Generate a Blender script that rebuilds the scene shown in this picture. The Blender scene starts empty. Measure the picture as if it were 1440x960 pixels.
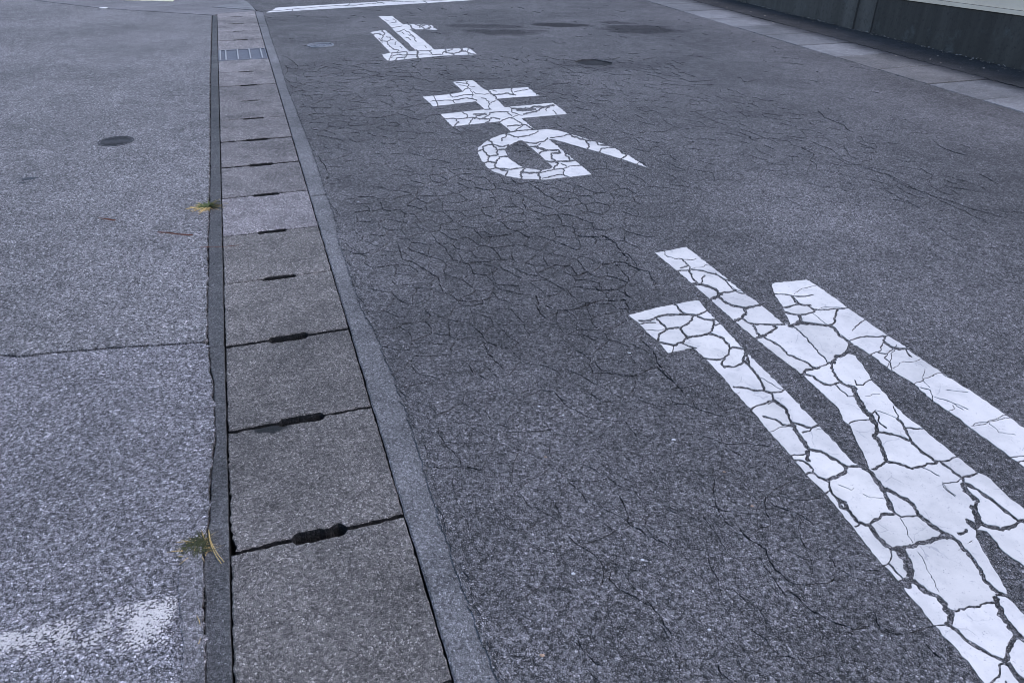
import bpy, bmesh, math, random
from mathutils import Vector, geometry
import numpy as np
random.seed(7)
RND = random.Random(11)
SC = bpy.context.scene
COL = SC.collection

# ------------------------------------------------------------------ camera
CAM_H, PITCH, ROLL, FPX = 1.4097, 0.545, 0.0099, 1080.0
FW = Vector((0, math.cos(PITCH), -math.sin(PITCH)))
UP = Vector((0, math.sin(PITCH), math.cos(PITCH)))
RT = Vector((1, 0, 0))
R2 = RT * math.cos(ROLL) + UP * math.sin(ROLL)
U2 = UP * math.cos(ROLL) - RT * math.sin(ROLL)
cd = bpy.data.cameras.new('camera')
cd.sensor_width = 36.0
cd.lens = FPX / 1440 * 36.0
cd.clip_start = 0.02
cd.clip_end = 2000
cam = bpy.data.objects.new('camera', cd)
COL.objects.link(cam)
from mathutils import Matrix
M = Matrix((R2, U2, -FW)).transposed().to_4x4()
M.translation = Vector((0, 0, CAM_H))
cam.matrix_world = M
SC.camera = cam

# ------------------------------------------------------------------ light
YAW = -0.3255                       # heading of the gutter
SUN_EL, SUN_AZ = math.radians(56), math.radians(90 + math.degrees(YAW) * -1 - 12)
w = bpy.data.worlds.new('World')
SC.world = w
w.use_nodes = True
nt = w.node_tree
sky = nt.nodes.new('ShaderNodeTexSky')
sky.sky_type = 'NISHITA'
sky.sun_disc = False
sky.sun_elevation = SUN_EL
sky.sun_rotation = SUN_AZ
sky.air_density = 1.0
sky.dust_density = 0.6
sky.ozone_density = 2.0
nt.nodes['Background'].inputs['Strength'].default_value = 0.15
nt.links.new(sky.outputs[0], nt.nodes['Background'].inputs['Color'])
sl = bpy.data.lights.new('sun', 'SUN')
sl.energy = 1.15
sl.angle = math.radians(35)
sl.color = (1.0, 0.9, 0.88)
so = bpy.data.objects.new('sun', sl)
COL.objects.link(so)
sd = Vector((math.sin(SUN_AZ) * math.cos(SUN_EL), math.cos(SUN_AZ) * math.cos(SUN_EL), math.sin(SUN_EL)))
so.rotation_euler = (-sd).to_track_quat('-Z', 'Y').to_euler()
so.location = (6, 4, 8)
SC.view_settings.view_transform = 'Standard'
SC.view_settings.look = 'None'
SC.view_settings.exposure = 1.1
SC.view_settings.gamma = 1.0
SC.cycles.filter_width = 0.9

# ------------------------------------------------------------------ ground coordinates
OX, OY = -0.6794, 1.3241
AX, AY = math.sin(YAW), math.cos(YAW)
TX, TY = math.cos(YAW), -math.sin(YAW)

def G(t, a, z=0.0):
    """gutter frame (t across, a along) to world"""
    return Vector((OX + TX * t + AX * a, OY + TY * t + AY * a, z))

def P(u, v, z=0.0):
    """point of the ground seen at a place of the photograph (1440 x 960)"""
    d = FW + R2 * ((u - 720) / FPX) - U2 * ((v - 480) / FPX)
    return Vector((0, 0, CAM_H)) + d * ((z - CAM_H) / d.z)

def TA(p):
    x, y = p[0] - OX, p[1] - OY
    return x * TX + y * TY, x * AX + y * AY

def proj(p):
    d = Vector((p[0], p[1], p[2] if len(p) > 2 else 0)) - Vector((0, 0, CAM_H))
    z = d.dot(FW)
    if z < 0.05:
        return (-9999, 9999)
    return 720 + FPX * d.dot(R2) / z, 480 - FPX * d.dot(U2) / z

def mpp(p):
    """metres per photo pixel at a ground point, across the view"""
    d = Vector((p[0], p[1], 0)) - Vector((0, 0, CAM_H))
    return max(d.dot(FW), 0.8) / FPX

# ------------------------------------------------------------------ materials
MATS = {}

class NB:
    def __init__(self, name):
        self.m = bpy.data.materials.new(name)
        self.m.use_nodes = True
        self.t = self.m.node_tree
        self.b = self.t.nodes['Principled BSDF']
        self.pos = self.t.nodes.new('ShaderNodeNewGeometry').outputs['Position']

    def n(self, typ, **kw):
        nd = self.t.nodes.new(typ)
        for k, v in kw.items():
            if hasattr(nd, k):
                setattr(nd, k, v)
        return nd

    def put(self, sock, val):
        if isinstance(val, bpy.types.NodeSocket):
            self.t.links.new(val, sock)
        else:
            sock.default_value = val

    def noise(self, scale, detail=3, rough=0.55, vec=None, dist=0.0):
        nd = self.n('ShaderNodeTexNoise')
        self.put(nd.inputs['Vector'], vec if vec is not None else self.pos)
        nd.inputs['Scale'].default_value = scale
        nd.inputs['Detail'].default_value = detail
        nd.inputs['Roughness'].default_value = rough
        nd.inputs['Distortion'].default_value = dist
        return nd.outputs['Fac']

    def voro(self, scale, feature='F1', vec=None, rnd=1.0):
        nd = self.n('ShaderNodeTexVoronoi')
        nd.feature = feature
        self.put(nd.inputs['Vector'], vec if vec is not None else self.pos)
        nd.inputs['Scale'].default_value = scale
        nd.inputs['Randomness'].default_value = rnd
        return nd

    def math(self, op, a, b=0.0, c=None):
        nd = self.n('ShaderNodeMath')
        nd.operation = op
        self.put(nd.inputs[0], a)
        self.put(nd.inputs[1], b)
        if c is not None:
            self.put(nd.inputs[2], c)
        return nd.outputs[0]

    def ss(self, v, lo, hi, a=0.0, b=1.0):
        nd = self.n('ShaderNodeMapRange')
        nd.interpolation_type = 'SMOOTHSTEP'
        self.put(nd.inputs['Value'], v)
        nd.inputs['From Min'].default_value = lo
        nd.inputs['From Max'].default_value = hi
        nd.inputs['To Min'].default_value = a
        nd.inputs['To Max'].default_value = b
        return nd.outputs['Result']

    def mix(self, f, a, b, blend='MIX'):
        nd = self.n('ShaderNodeMix')
        nd.data_type = 'RGBA'
        nd.blend_type = blend
        self.put(nd.inputs[0], f)
        self.put(nd.inputs[6], a if isinstance(a, bpy.types.NodeSocket) else (*a, 1))
        self.put(nd.inputs[7], b if isinstance(b, bpy.types.NodeSocket) else (*b, 1))
        return nd.outputs[2]

    def ramp(self, v, stops):
        nd = self.n('ShaderNodeValToRGB')
        cr = nd.color_ramp
        while len(cr.elements) < len(stops):
            cr.elements.new(0.5)
        for e, (p, c) in zip(cr.elements, stops):
            e.position = p
            e.color = (*c, 1)
        self.put(nd.inputs['Fac'], v)
        return nd.outputs['Color']

    def scalecol(self, col, f):
        nd = self.n('ShaderNodeVectorMath')
        nd.operation = 'SCALE'
        self.put(nd.inputs[0], col)
        self.put(nd.inputs['Scale'], f)
        return nd.outputs[0]

    def sepc(self, col):
        nd = self.n('ShaderNodeSeparateColor')
        self.put(nd.inputs[0], col)
        return nd.outputs

    def bump(self, h, strength, dist, normal=None):
        nd = self.n('ShaderNodeBump')
        nd.inputs['Strength'].default_value = strength
        nd.inputs['Distance'].default_value = dist
        self.put(nd.inputs['Height'], h)
        if normal is not None:
            self.put(nd.inputs['Normal'], normal)
        return nd.outputs['Normal']

    def ell(self, c, rx, ry, ang=0.0, soft=0.5, warp=None):
        """mask of an irregular oval mark on the ground, centre c in world, radii in metres"""
        mp = self.n('ShaderNodeMapping')
        mp.vector_type = 'TEXTURE'
        mp.inputs['Location'].default_value = (c[0], c[1], 0)
        mp.inputs['Rotation'].default_value = (0, 0, ang)
        mp.inputs['Scale'].default_value = (rx, ry, 1e3)
        self.put(mp.inputs['Vector'], self.pos)
        ln = self.n('ShaderNodeVectorMath')
        ln.operation = 'LENGTH'
        self.put(ln.inputs[0], mp.outputs[0])
        d = ln.outputs['Value']
        if warp is not None:
            d = self.math('ADD', d, warp)
        return self.ss(d, 1 - soft, 1 + soft * 0.4, 1, 0)

    def done(self, col, rough, normal=None, spec=0.4):
        self.put(self.b.inputs['Base Color'], col)
        self.put(self.b.inputs['Roughness'], rough)
        self.b.inputs['Specular IOR Level'].default_value = spec
        if normal is not None:
            self.put(self.b.inputs['Normal'], normal)
        return self.m


def aggregate(name, dark, mid, light, size, bright=0.12, bumpd=0.004, rough=0.85, tone=0.25,
              gapdark=0.45, hue=(1, 1, 1), extra=None, objcol=False, spec=0.35):
    """stones of a few millimetres in a binder, with gaps, in three sizes"""
    k = NB(name)
    wv = k.n('ShaderNodeTexNoise')
    k.put(wv.inputs['Vector'], k.pos)
    wv.inputs['Scale'].default_value = 0.35 / size
    wv.inputs['Detail'].default_value = 2
    off = k.n('ShaderNodeVectorMath')
    off.operation = 'MULTIPLY_ADD'
    k.put(off.inputs[0], wv.outputs['Color'])
    off.inputs[1].default_value = (size * .7,) * 3
    k.put(off.inputs[2], k.pos)
    vec = off.outputs[0]
    v1 = k.voro(1 / size, vec=vec)
    v2 = k.voro(2.3 / size, vec=vec)
    v3 = k.voro(0.42 / size, vec=vec)
    ve = k.voro(1 / size, 'DISTANCE_TO_EDGE', vec)
    r1 = k.sepc(v1.outputs['Color'])[0]
    r2 = k.sepc(v2.outputs['Color'])[1]
    r3 = k.sepc(v3.outputs['Color'])[2]
    v4 = k.voro(4.6 / size)
    r4 = k.sepc(v4.outputs['Color'])[0]
    val = k.math('ADD', k.math('ADD', k.math('MULTIPLY', r1, 0.44), k.math('MULTIPLY', r2, 0.32)), k.math('MULTIPLY', r4, 0.24))
    c = k.ramp(val, [(0.2, dark), (0.42, mid), (0.62, tuple((x + y) / 2 for x, y in zip(mid, light))), (0.82, light)])
    # a few bright stones, a few larger ones, and binder and pits between them
    bs = k.ss(k.math('ADD', r1, k.math('MULTIPLY', k.math('SUBTRACT', r2, 0.5), .25)), 1 - bright * .6, 1.04 - bright * 0.5)
    c = k.mix(k.math('MULTIPLY', bs, 0.75), c, tuple(min(1, x * 1.7) for x in light))
    c = k.mix(k.math('MULTIPLY', k.ss(r4, .955, .975), .55), c, tuple(min(1, x * 2.0) for x in light))
    big = k.math('MULTIPLY', k.ss(r3, 0.95, 0.97), k.ss(v3.outputs['Distance'], 0.36, 0.30))
    c = k.mix(k.math('MULTIPLY', big, 0.7), c, tuple(x * 1.2 for x in light))
    pit = k.noise(0.55 / size, 2, 0.6)
    gap = k.math('MULTIPLY', k.ss(ve.outputs['Distance'], 0.14, 0.03), k.ss(pit, 0.36, 0.6))
    gap = k.math('MAXIMUM', gap, k.math('MULTIPLY', k.ss(pit, 0.56, 0.72), k.ss(r2, 0.75, 0.45)))
    c = k.mix(k.math('MULTIPLY', gap, gapdark), c, tuple(x * 0.4 for x in dark))
    # wear, dust and damp in broad patches
    n1 = k.noise(0.9, 4, 0.6)
    n2 = k.noise(6.0, 4, 0.65)
    n3 = k.noise(38.0, 3, 0.6)
    n4 = k.noise(110.0, 3, 0.6)
    tn = k.math('ADD', k.math('ADD', k.ss(n1, 0.3, 0.7, -tone, tone), k.ss(n2, 0.3, 0.7, -tone * 0.7, tone * 0.7)),
                k.math('ADD', k.ss(n3, 0.3, 0.7, -tone * 0.6, tone * 0.6), k.ss(n4, 0.32, 0.68, -tone * 1.1, tone * 1.1)))
    c = k.scalecol(c, k.math('ADD', tn, 1.0))
    if objcol:
        oi = k.n('ShaderNodeObjectInfo')
        c = k.mix(1.0, c, oi.outputs['Color'], 'MULTIPLY')
    ro = rough
    if extra:
        c, ro, *sp = extra(k, c, rough)
    hgt = k.math('SUBTRACT', k.math('ADD', k.math('MULTIPLY', k.ss(ve.outputs['Distance'], 0.0, 0.22), k.math('ADD', k.math('MULTIPLY', r1, 0.5), 0.4)), k.math('MULTIPLY', r2, 0.3)), k.math('MULTIPLY', gap, .6))
    nrm = k.bump(hgt, 0.9, bumpd)
    nrm = k.bump(n3, 0.35, 0.006, nrm)
    nrm = k.bump(n2, 0.25, 0.012, nrm)
    MATS[name] = k.done(c, ro, nrm, spec)
    if extra and sp:
        k.put(k.b.inputs['Specular IOR Level'], sp[0])
    return MATS[name]


def road_extra(k, c, rough):
    wn = k.math('MULTIPLY', k.math('SUBTRACT', k.noise(5.0, 4, 0.65), 0.5), 1.3)
    damp = None
    for (u, v, rx, ry, s) in ((788, 36, .36, .16, .72), (706, 46, .4, .2, .58), (690, 38, .46, .16, .46), (900, 42, .46, .3, .58),
                              (870, 33, .24, .1, .5), (845, 92, .5, .22, .3), (745, 44, .2, .08, .45), (760, 390, .5, .75, .2), (640, 480, .3, .5, .14)):
        e = k.math('MULTIPLY', k.ell(P(u, v), rx, ry, -0.1, 0.35, wn), s)
        damp = e if damp is None else k.math('MAXIMUM', damp, e)
    c = k.mix(damp, c, (0.019, 0.018, 0.021))
    ro = k.ss(damp, 0, 1, rough, 0.95)
    sp = k.ss(damp, 0, 1, .35, 0.02)
    # dusty, paler wear between the wheel tracks
    pale = None
    for (u, v, rx, ry, s) in ((1110, 290, .5, .9, .5), (1300, 400, .5, .6, .3), (1000, 20, .6, 1.6, .3), (520, 60, .5, 1.4, .3), (1230, 130, .35, 2.2, .35), (480, 330, .12, .9, .3), (800, 870, .4, .25, .22), (1050, 30, 1.0, 1.6, .25)):
        e = k.math('MULTIPLY', k.ell(P(u, v), rx, ry, -YAW, 0.8, wn), s)
        pale = e if pale is None else k.math('MAXIMUM', pale, e)
    c = k.mix(pale, c, k.scalecol(c, 1.5))
    return c, ro, sp


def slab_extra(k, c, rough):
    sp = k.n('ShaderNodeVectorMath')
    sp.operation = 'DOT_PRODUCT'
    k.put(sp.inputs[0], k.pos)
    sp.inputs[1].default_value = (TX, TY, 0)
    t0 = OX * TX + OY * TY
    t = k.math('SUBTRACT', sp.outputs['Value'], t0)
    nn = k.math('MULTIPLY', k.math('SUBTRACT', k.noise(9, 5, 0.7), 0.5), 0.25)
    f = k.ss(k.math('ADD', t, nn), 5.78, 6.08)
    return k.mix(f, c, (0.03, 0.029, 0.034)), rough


LIL = (1.0, 0.985, 1.09)
def L(v, s=(1.05, 0.985, 1.01)):
    return (v * s[0], v * s[1], v * s[2])

aggregate('asphalt', L(.028), L(.108), L(.24), 0.006, 0.07, 0.0055, 0.85, 0.2, 0.9, extra=road_extra)
aggregate('old asphalt', L(.055), L(.188), L(.4), 0.0068, 0.12, 0.0055, 0.82, 0.17, 0.95, objcol=True)
aggregate('crack dirt', L(.012), L(.022), L(.045), 0.005, 0.05, 0.003, 0.95, 0.2, 0.5)
def cover_extra(k, c, rough):
    wn = k.math('MULTIPLY', k.math('SUBTRACT', k.noise(60.0, 4, 0.65), 0.5), 1.2)
    e = k.math('MULTIPLY', k.ell(P(379, 600), .055, .03, 0.2, 0.3, wn), .96)
    return k.mix(e, c, (.01, .01, .0105)), rough
aggregate('cover concrete', L(.05, (1.11, 1, .96)), L(.125, (1.11, 1, .96)), L(.29, (1.11, 1, .96)), 0.005, 0.1, 0.003, 0.85, 0.24, 0.5, objcol=True, extra=cover_extra)
aggregate('kerb concrete', L(.075, (1.025, .99, 1.0)), L(.14, (1.025, .99, 1.0)), L(.26, (1.025, .99, 1.0)), 0.0044, 0.06, 0.0022, 0.85, 0.24, 0.5, objcol=True)
aggregate('mortar', L(.07), L(.15), L(.28), 0.0055, 0.08, 0.003, 0.85, 0.22, 0.7)
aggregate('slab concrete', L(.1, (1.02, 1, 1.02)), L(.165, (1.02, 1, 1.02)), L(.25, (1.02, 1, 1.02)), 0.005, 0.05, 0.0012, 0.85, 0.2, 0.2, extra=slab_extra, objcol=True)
aggregate('junction asphalt', L(.12), L(.16), L(.22), 0.006, 0.06, 0.002, 0.85, 0.18, 0.3)
aggregate('soil and gap shade', L(.008), L(.014), L(.03), 0.008, 0.05, 0.004, 0.95, 0.3, 0.4)  # bare ground, and painted shade on the side walls of gutter slots and gaps
aggregate('dark strip', L(.022), L(.036), L(.06), 0.007, 0.06, 0.003, 0.9, 0.25, 0.4)


def paint_mat():
    k = NB('road paint')
    n1 = k.noise(7, 5, 0.65)
    n2 = k.noise(70, 4, 0.7)
    n3 = k.noise(320, 3, 0.6)
    c = k.mix(k.ss(n1, 0.35, 0.75), (0.61, 0.578, 0.552), (0.47, 0.45, 0.435))
    c = k.mix(k.ss(n2, 0.56, 0.78, 0, 0.5), c, (0.36, 0.35, 0.36))
    c = k.mix(k.ss(k.noise(22, 5, 0.7), 0.55, 0.75, 0, 0.4), c, (0.4, 0.39, 0.4))
    pit = k.ss(k.voro(170).outputs['Distance'], 0.3, 0.16)
    pit = k.math('MULTIPLY', pit, k.ss(n2, 0.5, 0.62))
    c = k.mix(k.math('MULTIPLY', pit, 0.7), c, (0.2, 0.2, 0.22))
    # hairline cracks that have not opened yet
    wv = k.n('ShaderNodeTexNoise')
    k.put(wv.inputs['Vector'], k.pos)
    wv.inputs['Scale'].default_value = 12
    wv.inputs['Detail'].default_value = 5
    off = k.n('ShaderNodeVectorMath')
    off.operation = 'MULTIPLY_ADD'
    k.put(off.inputs[0], wv.outputs['Color'])
    off.inputs[1].default_value = (0.06,) * 3
    k.put(off.inputs[2], k.pos)
    e = k.voro(7.5, 'DISTANCE_TO_EDGE', off.outputs[0]).outputs['Distance']
    hl = k.math('MULTIPLY', k.ss(e, 0.014, 0.004), k.ss(n1, 0.5, 0.6))
    c = k.mix(k.math('MULTIPLY', hl, 0.45), c, (0.25, 0.25, 0.28))
    oi = k.n('ShaderNodeObjectInfo')
    c = k.mix(1.0, c, oi.outputs['Color'], 'MULTIPLY')
    h = k.math('SUBTRACT', k.math('ADD', k.math('MULTIPLY', n3, 0.5), k.math('MULTIPLY', n2, 0.6)), k.math('MULTIPLY', hl, 1.0))
    MATS['road paint'] = k.done(c, 0.62, k.bump(h, 0.5, 0.0015), 0.4)
paint_mat()


def simple(name, a, b, scale, rough, bumpd=0.001, spec=0.4, metal=0.0):
    k = NB(name)
    n = k.noise(scale, 5, 0.65)
    c = k.mix(k.ss(n, 0.3, 0.7), a, b)
    n2 = k.noise(scale * 7, 3, 0.6)
    c = k.scalecol(c, k.ss(n2, 0.3, 0.7, 0.8, 1.2))
    MATS[name] = k.done(c, rough, k.bump(n2, 0.5, bumpd), spec)
    k.b.inputs['Metallic'].default_value = metal
simple('cast iron', (.03, .03, .032), (.06, .057, .06), 60, 0.8)
simple('worn iron', (.12, .12, .13), (.2, .2, .21), 60, 0.6)
simple('galvanised steel', (.2, .19, .19), (.27, .26, .26), 30, 0.5)
simple('dark steel', (.1, .1, .115), (.15, .15, .17), 40, 0.6)
simple('green blade', (.05, .075, .02), (.1, .11, .03), 200, 0.7)
simple('moss blade', (.028, .035, .014), (.06, .06, .02), 200, 0.8)
simple('straw blade', (.55, .4, .17), (.4, .27, .11), 30, 0.8)
simple('pine needle', (.17, .05, .025), (.1, .04, .025), 40, 0.7)
simple('dry leaf', (.1, .085, .07), (.3, .26, .23), 14, 0.8)
simple('pale stone', (.6, .6, .62), (.45, .45, .48), 90, 0.8)
simple('tan stone', (.45, .3, .2), (.3, .2, .14), 90, 0.8)
simple('tar', (.015, .015, .018), (.03, .03, .034), 50, 0.6)
simple('cream paint', (.62, .58, .42), (.5, .45, .33), 20, 0.7)


def wall_mats():
    k = NB('plinth concrete')
    mp = k.n('ShaderNodeMapping')
    mp.inputs['Scale'].default_value = (6, 6, 0.7)
    k.put(mp.inputs['Vector'], k.pos)
    st = k.noise(1.0, 5, 0.65, mp.outputs[0])
    bl = k.noise(5, 5, 0.7)
    c = k.mix(k.ss(st, 0.3, 0.8), (.05, .045, .042), (.082, .075, .07))
    c = k.mix(k.ss(bl, 0.55, 0.75), c, (.085, .085, .085))
    oi = k.n('ShaderNodeObjectInfo')
    c = k.mix(1.0, c, oi.outputs['Color'], 'MULTIPLY')
    c = k.mix(k.ss(k.noise(28, 6, 0.75), 0.5, 0.7, 0, .6), c, (.02, .02, .021))
    MATS['plinth concrete'] = k.done(c, 0.85, k.bump(k.noise(60, 5, 0.7), 0.5, 0.004), 0.3)
    k = NB('cream render')
    n = k.noise(3, 5, 0.6)
    c = k.mix(k.ss(n, 0.3, 0.7), (.66, .54, .43), (.72, .6, .48))
    c = k.mix(k.ss(k.noise(25, 5, 0.7), 0.62, 0.8, 0, 0.5), c, (.35, .34, .32))
    MATS['cream render'] = k.done(c, 0.85, k.bump(k.noise(120, 3, 0.6), 0.4, 0.002), 0.3)
wall_mats()

# ------------------------------------------------------------------ object helpers
def mesh_obj(name, verts, faces, mats, parent=None, fmat=None, smooth=False):
    me = bpy.data.meshes.new(name)
    me.from_pydata([tuple(v) for v in verts], [], faces)
    for m in (mats if isinstance(mats, (list, tuple)) else [mats]):
        me.materials.append(MATS[m])
    if fmat is not None:
        me.polygons.foreach_set('material_index', fmat)
    if smooth:
        me.polygons.foreach_set('use_smooth', [True] * len(me.polygons))
    me.update()
    o = bpy.data.objects.new(name, me)
    COL.objects.link(o)
    if parent is not None:
        o.parent = parent
    return o

def bm_obj(name, bm, mats, parent=None):
    bmesh.ops.recalc_face_normals(bm, faces=bm.faces[:])
    me = bpy.data.meshes.new(name)
    bm.to_mesh(me)
    bm.free()
    for m in (mats if isinstance(mats, (list, tuple)) else [mats]):
        me.materials.append(MATS[m])
    o = bpy.data.objects.new(name, me)
    COL.objects.link(o)
    if parent is not None:
        o.parent = parent
    return o

def tag(o, label, cat, group=None):
    o['label'] = label
    o['category'] = cat
    if group:
        o['group'] = group
    return o

def structure(o):
    o['kind'] = 'structure'
    return o

def empty(name, loc=(0, 0, 0)):
    o = bpy.data.objects.new(name, None)
    o.empty_display_size = 0.05
    o.location = loc
    COL.objects.link(o)
    return o

def child(o, parent):
    """parent without moving (parents here carry only a translation)"""
    o.parent = parent
    o.matrix_parent_inverse = Matrix.Translation(-parent.location)
    return o

def jitterline(pts, ds, amp, rnd=RND, closed=False):
    """resample a polyline (world xy) and give it a broken edge"""
    out = []
    n = len(pts)
    for i in range(n if closed else n - 1):
        p, q = Vector(pts[i][:2]), Vector(pts[(i + 1) % n][:2])
        ln = (q - p).length
        m = max(1, int(ln / ds))
        nn = Vector((-(q - p).y, (q - p).x)) / max(ln, 1e-6)
        for j in range(m):
            f = j / m
            off = rnd.gauss(0, amp) if j else rnd.gauss(0, amp * 0.4)
            out.append(p.lerp(q, f) + nn * off)
    if not closed:
        out.append(Vector(pts[-1][:2]))
    return out

def midpoint_line(pts, ds, amp, rnd=RND):
    """fractal wiggle between the given points"""
    out = [Vector(pts[0])]
    for p, q in zip(pts[:-1], pts[1:]):
        seg = [Vector(p), Vector(q)]
        while (seg[1] - seg[0]).length > ds and len(seg) < 130:
            new = [seg[0]]
            for s, e in zip(seg[:-1], seg[1:]):
                d = e - s
                m = (s + e) / 2 + Vector((-d.y, d.x)) * rnd.gauss(0, amp)
                new += [m, e]
            seg = new
        out += seg[1:]
    return out

def seen_width(p, d, wpx, lim=4.5):
    """ground width of a crack that was measured wpx wide in the photograph, running along d at p"""
    e = 0.01
    nn = Vector((-d.y, d.x))
    a, b, c = proj((p.x, p.y, 0)), proj((p.x + d.x * e, p.y + d.y * e, 0)), proj((p.x + nn.x * e, p.y + nn.y * e, 0))
    t = (b[0] - a[0], b[1] - a[1])
    ln = math.hypot(*t)
    m = mpp(p)
    if ln < 1e-6:
        return wpx * m
    per = abs(t[0] * (c[1] - a[1]) - t[1] * (c[0] - a[0])) / ln / e
    return min(wpx / max(per, 1e-6), wpx * m * lim)

def ribbon(line, w, rnd=RND, wmin=0.35, endw=0.5, vary=0.5, px=False, jag=0.25):
    """outline of a crack that follows a line, w metres wide"""
    w0 = w
    n = len(line)
    if n < 2:
        return None
    lft, rgt = [], []
    ph, ph2 = rnd.random() * 6, rnd.random() * 6
    for i, p in enumerate(line):
        d = (line[min(i + 1, n - 1)] - line[max(i - 1, 0)])
        if d.length < 1e-7:
            continue
        d.normalize()
        nn = Vector((-d.y, d.x))
        w = seen_width(p, d, w0) if px else w0
        f = 1 + vary * (0.6 * math.sin(i * 0.9 + ph) + 0.4 * math.sin(i * 2.3 + ph2)) + rnd.uniform(-jag, jag)
        f = max(wmin, f)
        if i == 0 or i == n - 1:
            f *= endw
        lft.append(p + nn * (w * 0.5 * f + rnd.gauss(0, w * 0.05)))
        rgt.append(p - nn * (w * 0.5 * f + rnd.gauss(0, w * 0.05)))
    poly = lft + rgt[::-1]
    return poly if len(poly) >= 4 else None

def inside(pt, poly):
    x, y = pt
    c = False
    n = len(poly)
    j = n - 1
    for i in range(n):
        xi, yi = poly[i][0], poly[i][1]
        xj, yj = poly[j][0], poly[j][1]
        if (yi > y) != (yj > y) and x < (xj - xi) * (y - yi) / (yj - yi) + xi:
            c = not c
        j = i
    return c

def cdt(polys):
    """triangulate with all outlines as edges; say for each triangle which outlines it lies in"""
    verts, edges, clean = [], [], []
    for p in polys:
        if sum(p[i - 1][0] * p[i][1] - p[i][0] * p[i - 1][1] for i in range(len(p))) < 0:
            p = p[::-1]
        b, n = len(verts), len(p)
        verts += [Vector((q[0], q[1])) for q in p]
        edges += [(b + i, b + (i + 1) % n) for i in range(n)]
        clean.append(np.array([(q[0], q[1]) for q in p]))
    v, e, f, ov, oe, of = geometry.delaunay_2d_cdt(verts, edges, [], 0, 1e-6)
    vv = np.array([(q.x, q.y) for q in v])
    ff = np.array(f)
    cen = vv[ff].mean(axis=1)
    order = np.argsort(cen[:, 0])
    xs = cen[order, 0]
    own = [[] for _ in f]
    for k, p in enumerate(clean):
        lo, hi = np.searchsorted(xs, p[:, 0].min()), np.searchsorted(xs, p[:, 0].max())
        ids = order[lo:hi]
        cy = cen[ids, 1]
        ids = ids[(cy >= p[:, 1].min()) & (cy <= p[:, 1].max())]
        if not len(ids):
            continue
        x, y = cen[ids, 0], cen[ids, 1]
        wn = np.zeros(len(ids), int)
        q = np.roll(p, -1, axis=0)
        for (x0, y0), (x1, y1) in zip(p, q):
            side = (x1 - x0) * (y - y0) - (x - x0) * (y1 - y0)
            if y0 <= y1:
                wn += (y0 <= y) & (y1 > y) & (side > 0)
            else:
                wn -= (y0 > y) & (y1 <= y) & (side < 0)
        for i in ids[wn != 0]:
            own[i].append(k)
    return v, f, own

def sheet(name, outline, grooves, z, depth, mats, edge_depth=0.05, deep=()):
    """a surface with real grooves cut into it; deep = {index: own depth}"""
    v, f, of = cdt([outline] + grooves)
    top, grv = [], []
    for tri, o in zip(f, of):
        if 0 not in o:
            continue
        (grv if any(i > 0 for i in o) else top).append((tri, o))
    V, F, FM = [], [], []
    ti, gi = {}, {}
    def tv(i):
        if i not in ti:
            ti[i] = len(V); V.append((v[i].x, v[i].y, z))
        return ti[i]
    def gv(i):
        if i not in gi:
            gi[i] = len(V); V.append((v[i].x, v[i].y, z - depth))
        return gi[i]
    edges = {}
    for tri, o in top:
        F.append([tv(i) for i in tri]); FM.append(0)
        for a, b in zip(tri, list(tri[1:]) + [tri[0]]):
            edges[(a, b)] = 1
    for tri, o in grv:
        F.append([gv(i) for i in tri]); FM.append(1)
    ged = set()
    for tri, o in grv:
        for a, b in zip(tri, list(tri[1:]) + [tri[0]]):
            ged.add((a, b))
    bi = {}
    def bv(i):
        if i not in bi:
            bi[i] = len(V); V.append((v[i].x, v[i].y, z - edge_depth))
        return bi[i]
    for (a, b) in edges:
        if (b, a) in edges:
            continue
        if (b, a) in ged:
            F.append([tv(b), tv(a), gv(a), gv(b)]); FM.append(0)
        else:
            F.append([tv(b), tv(a), bv(a), bv(b)]); FM.append(0)
    return mesh_obj(name, V, F, mats, None, FM)

def scrub(lst, ox, oy, s):
    """lists of points read off an enlarged piece of the photograph: (width, x0, y0, x1, y1, ...)"""
    out = []
    for it in lst:
        wd, c = it[0], it[1:]
        pts = [P(ox + c[i] / s, oy + c[i + 1] / s).to_2d() for i in range(0, len(c), 2)]
        out.append((wd / s, pts))
    return out

# ------------------------------------------------------------------ base ground
g = 300
structure(mesh_obj('ground', [(-g, -g, -.46), (g, -g, -.46), (g, g, -.46), (-g, g, -.46)], [(0, 1, 2, 3)], 'soil and gap shade'))

# ------------------------------------------------------------------ outlines of the painted characters
def px(lst, ox=0, oy=0, s=1.0):
    return [P(ox + x / s, oy + y / s).to_2d() for x, y in lst]

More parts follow.
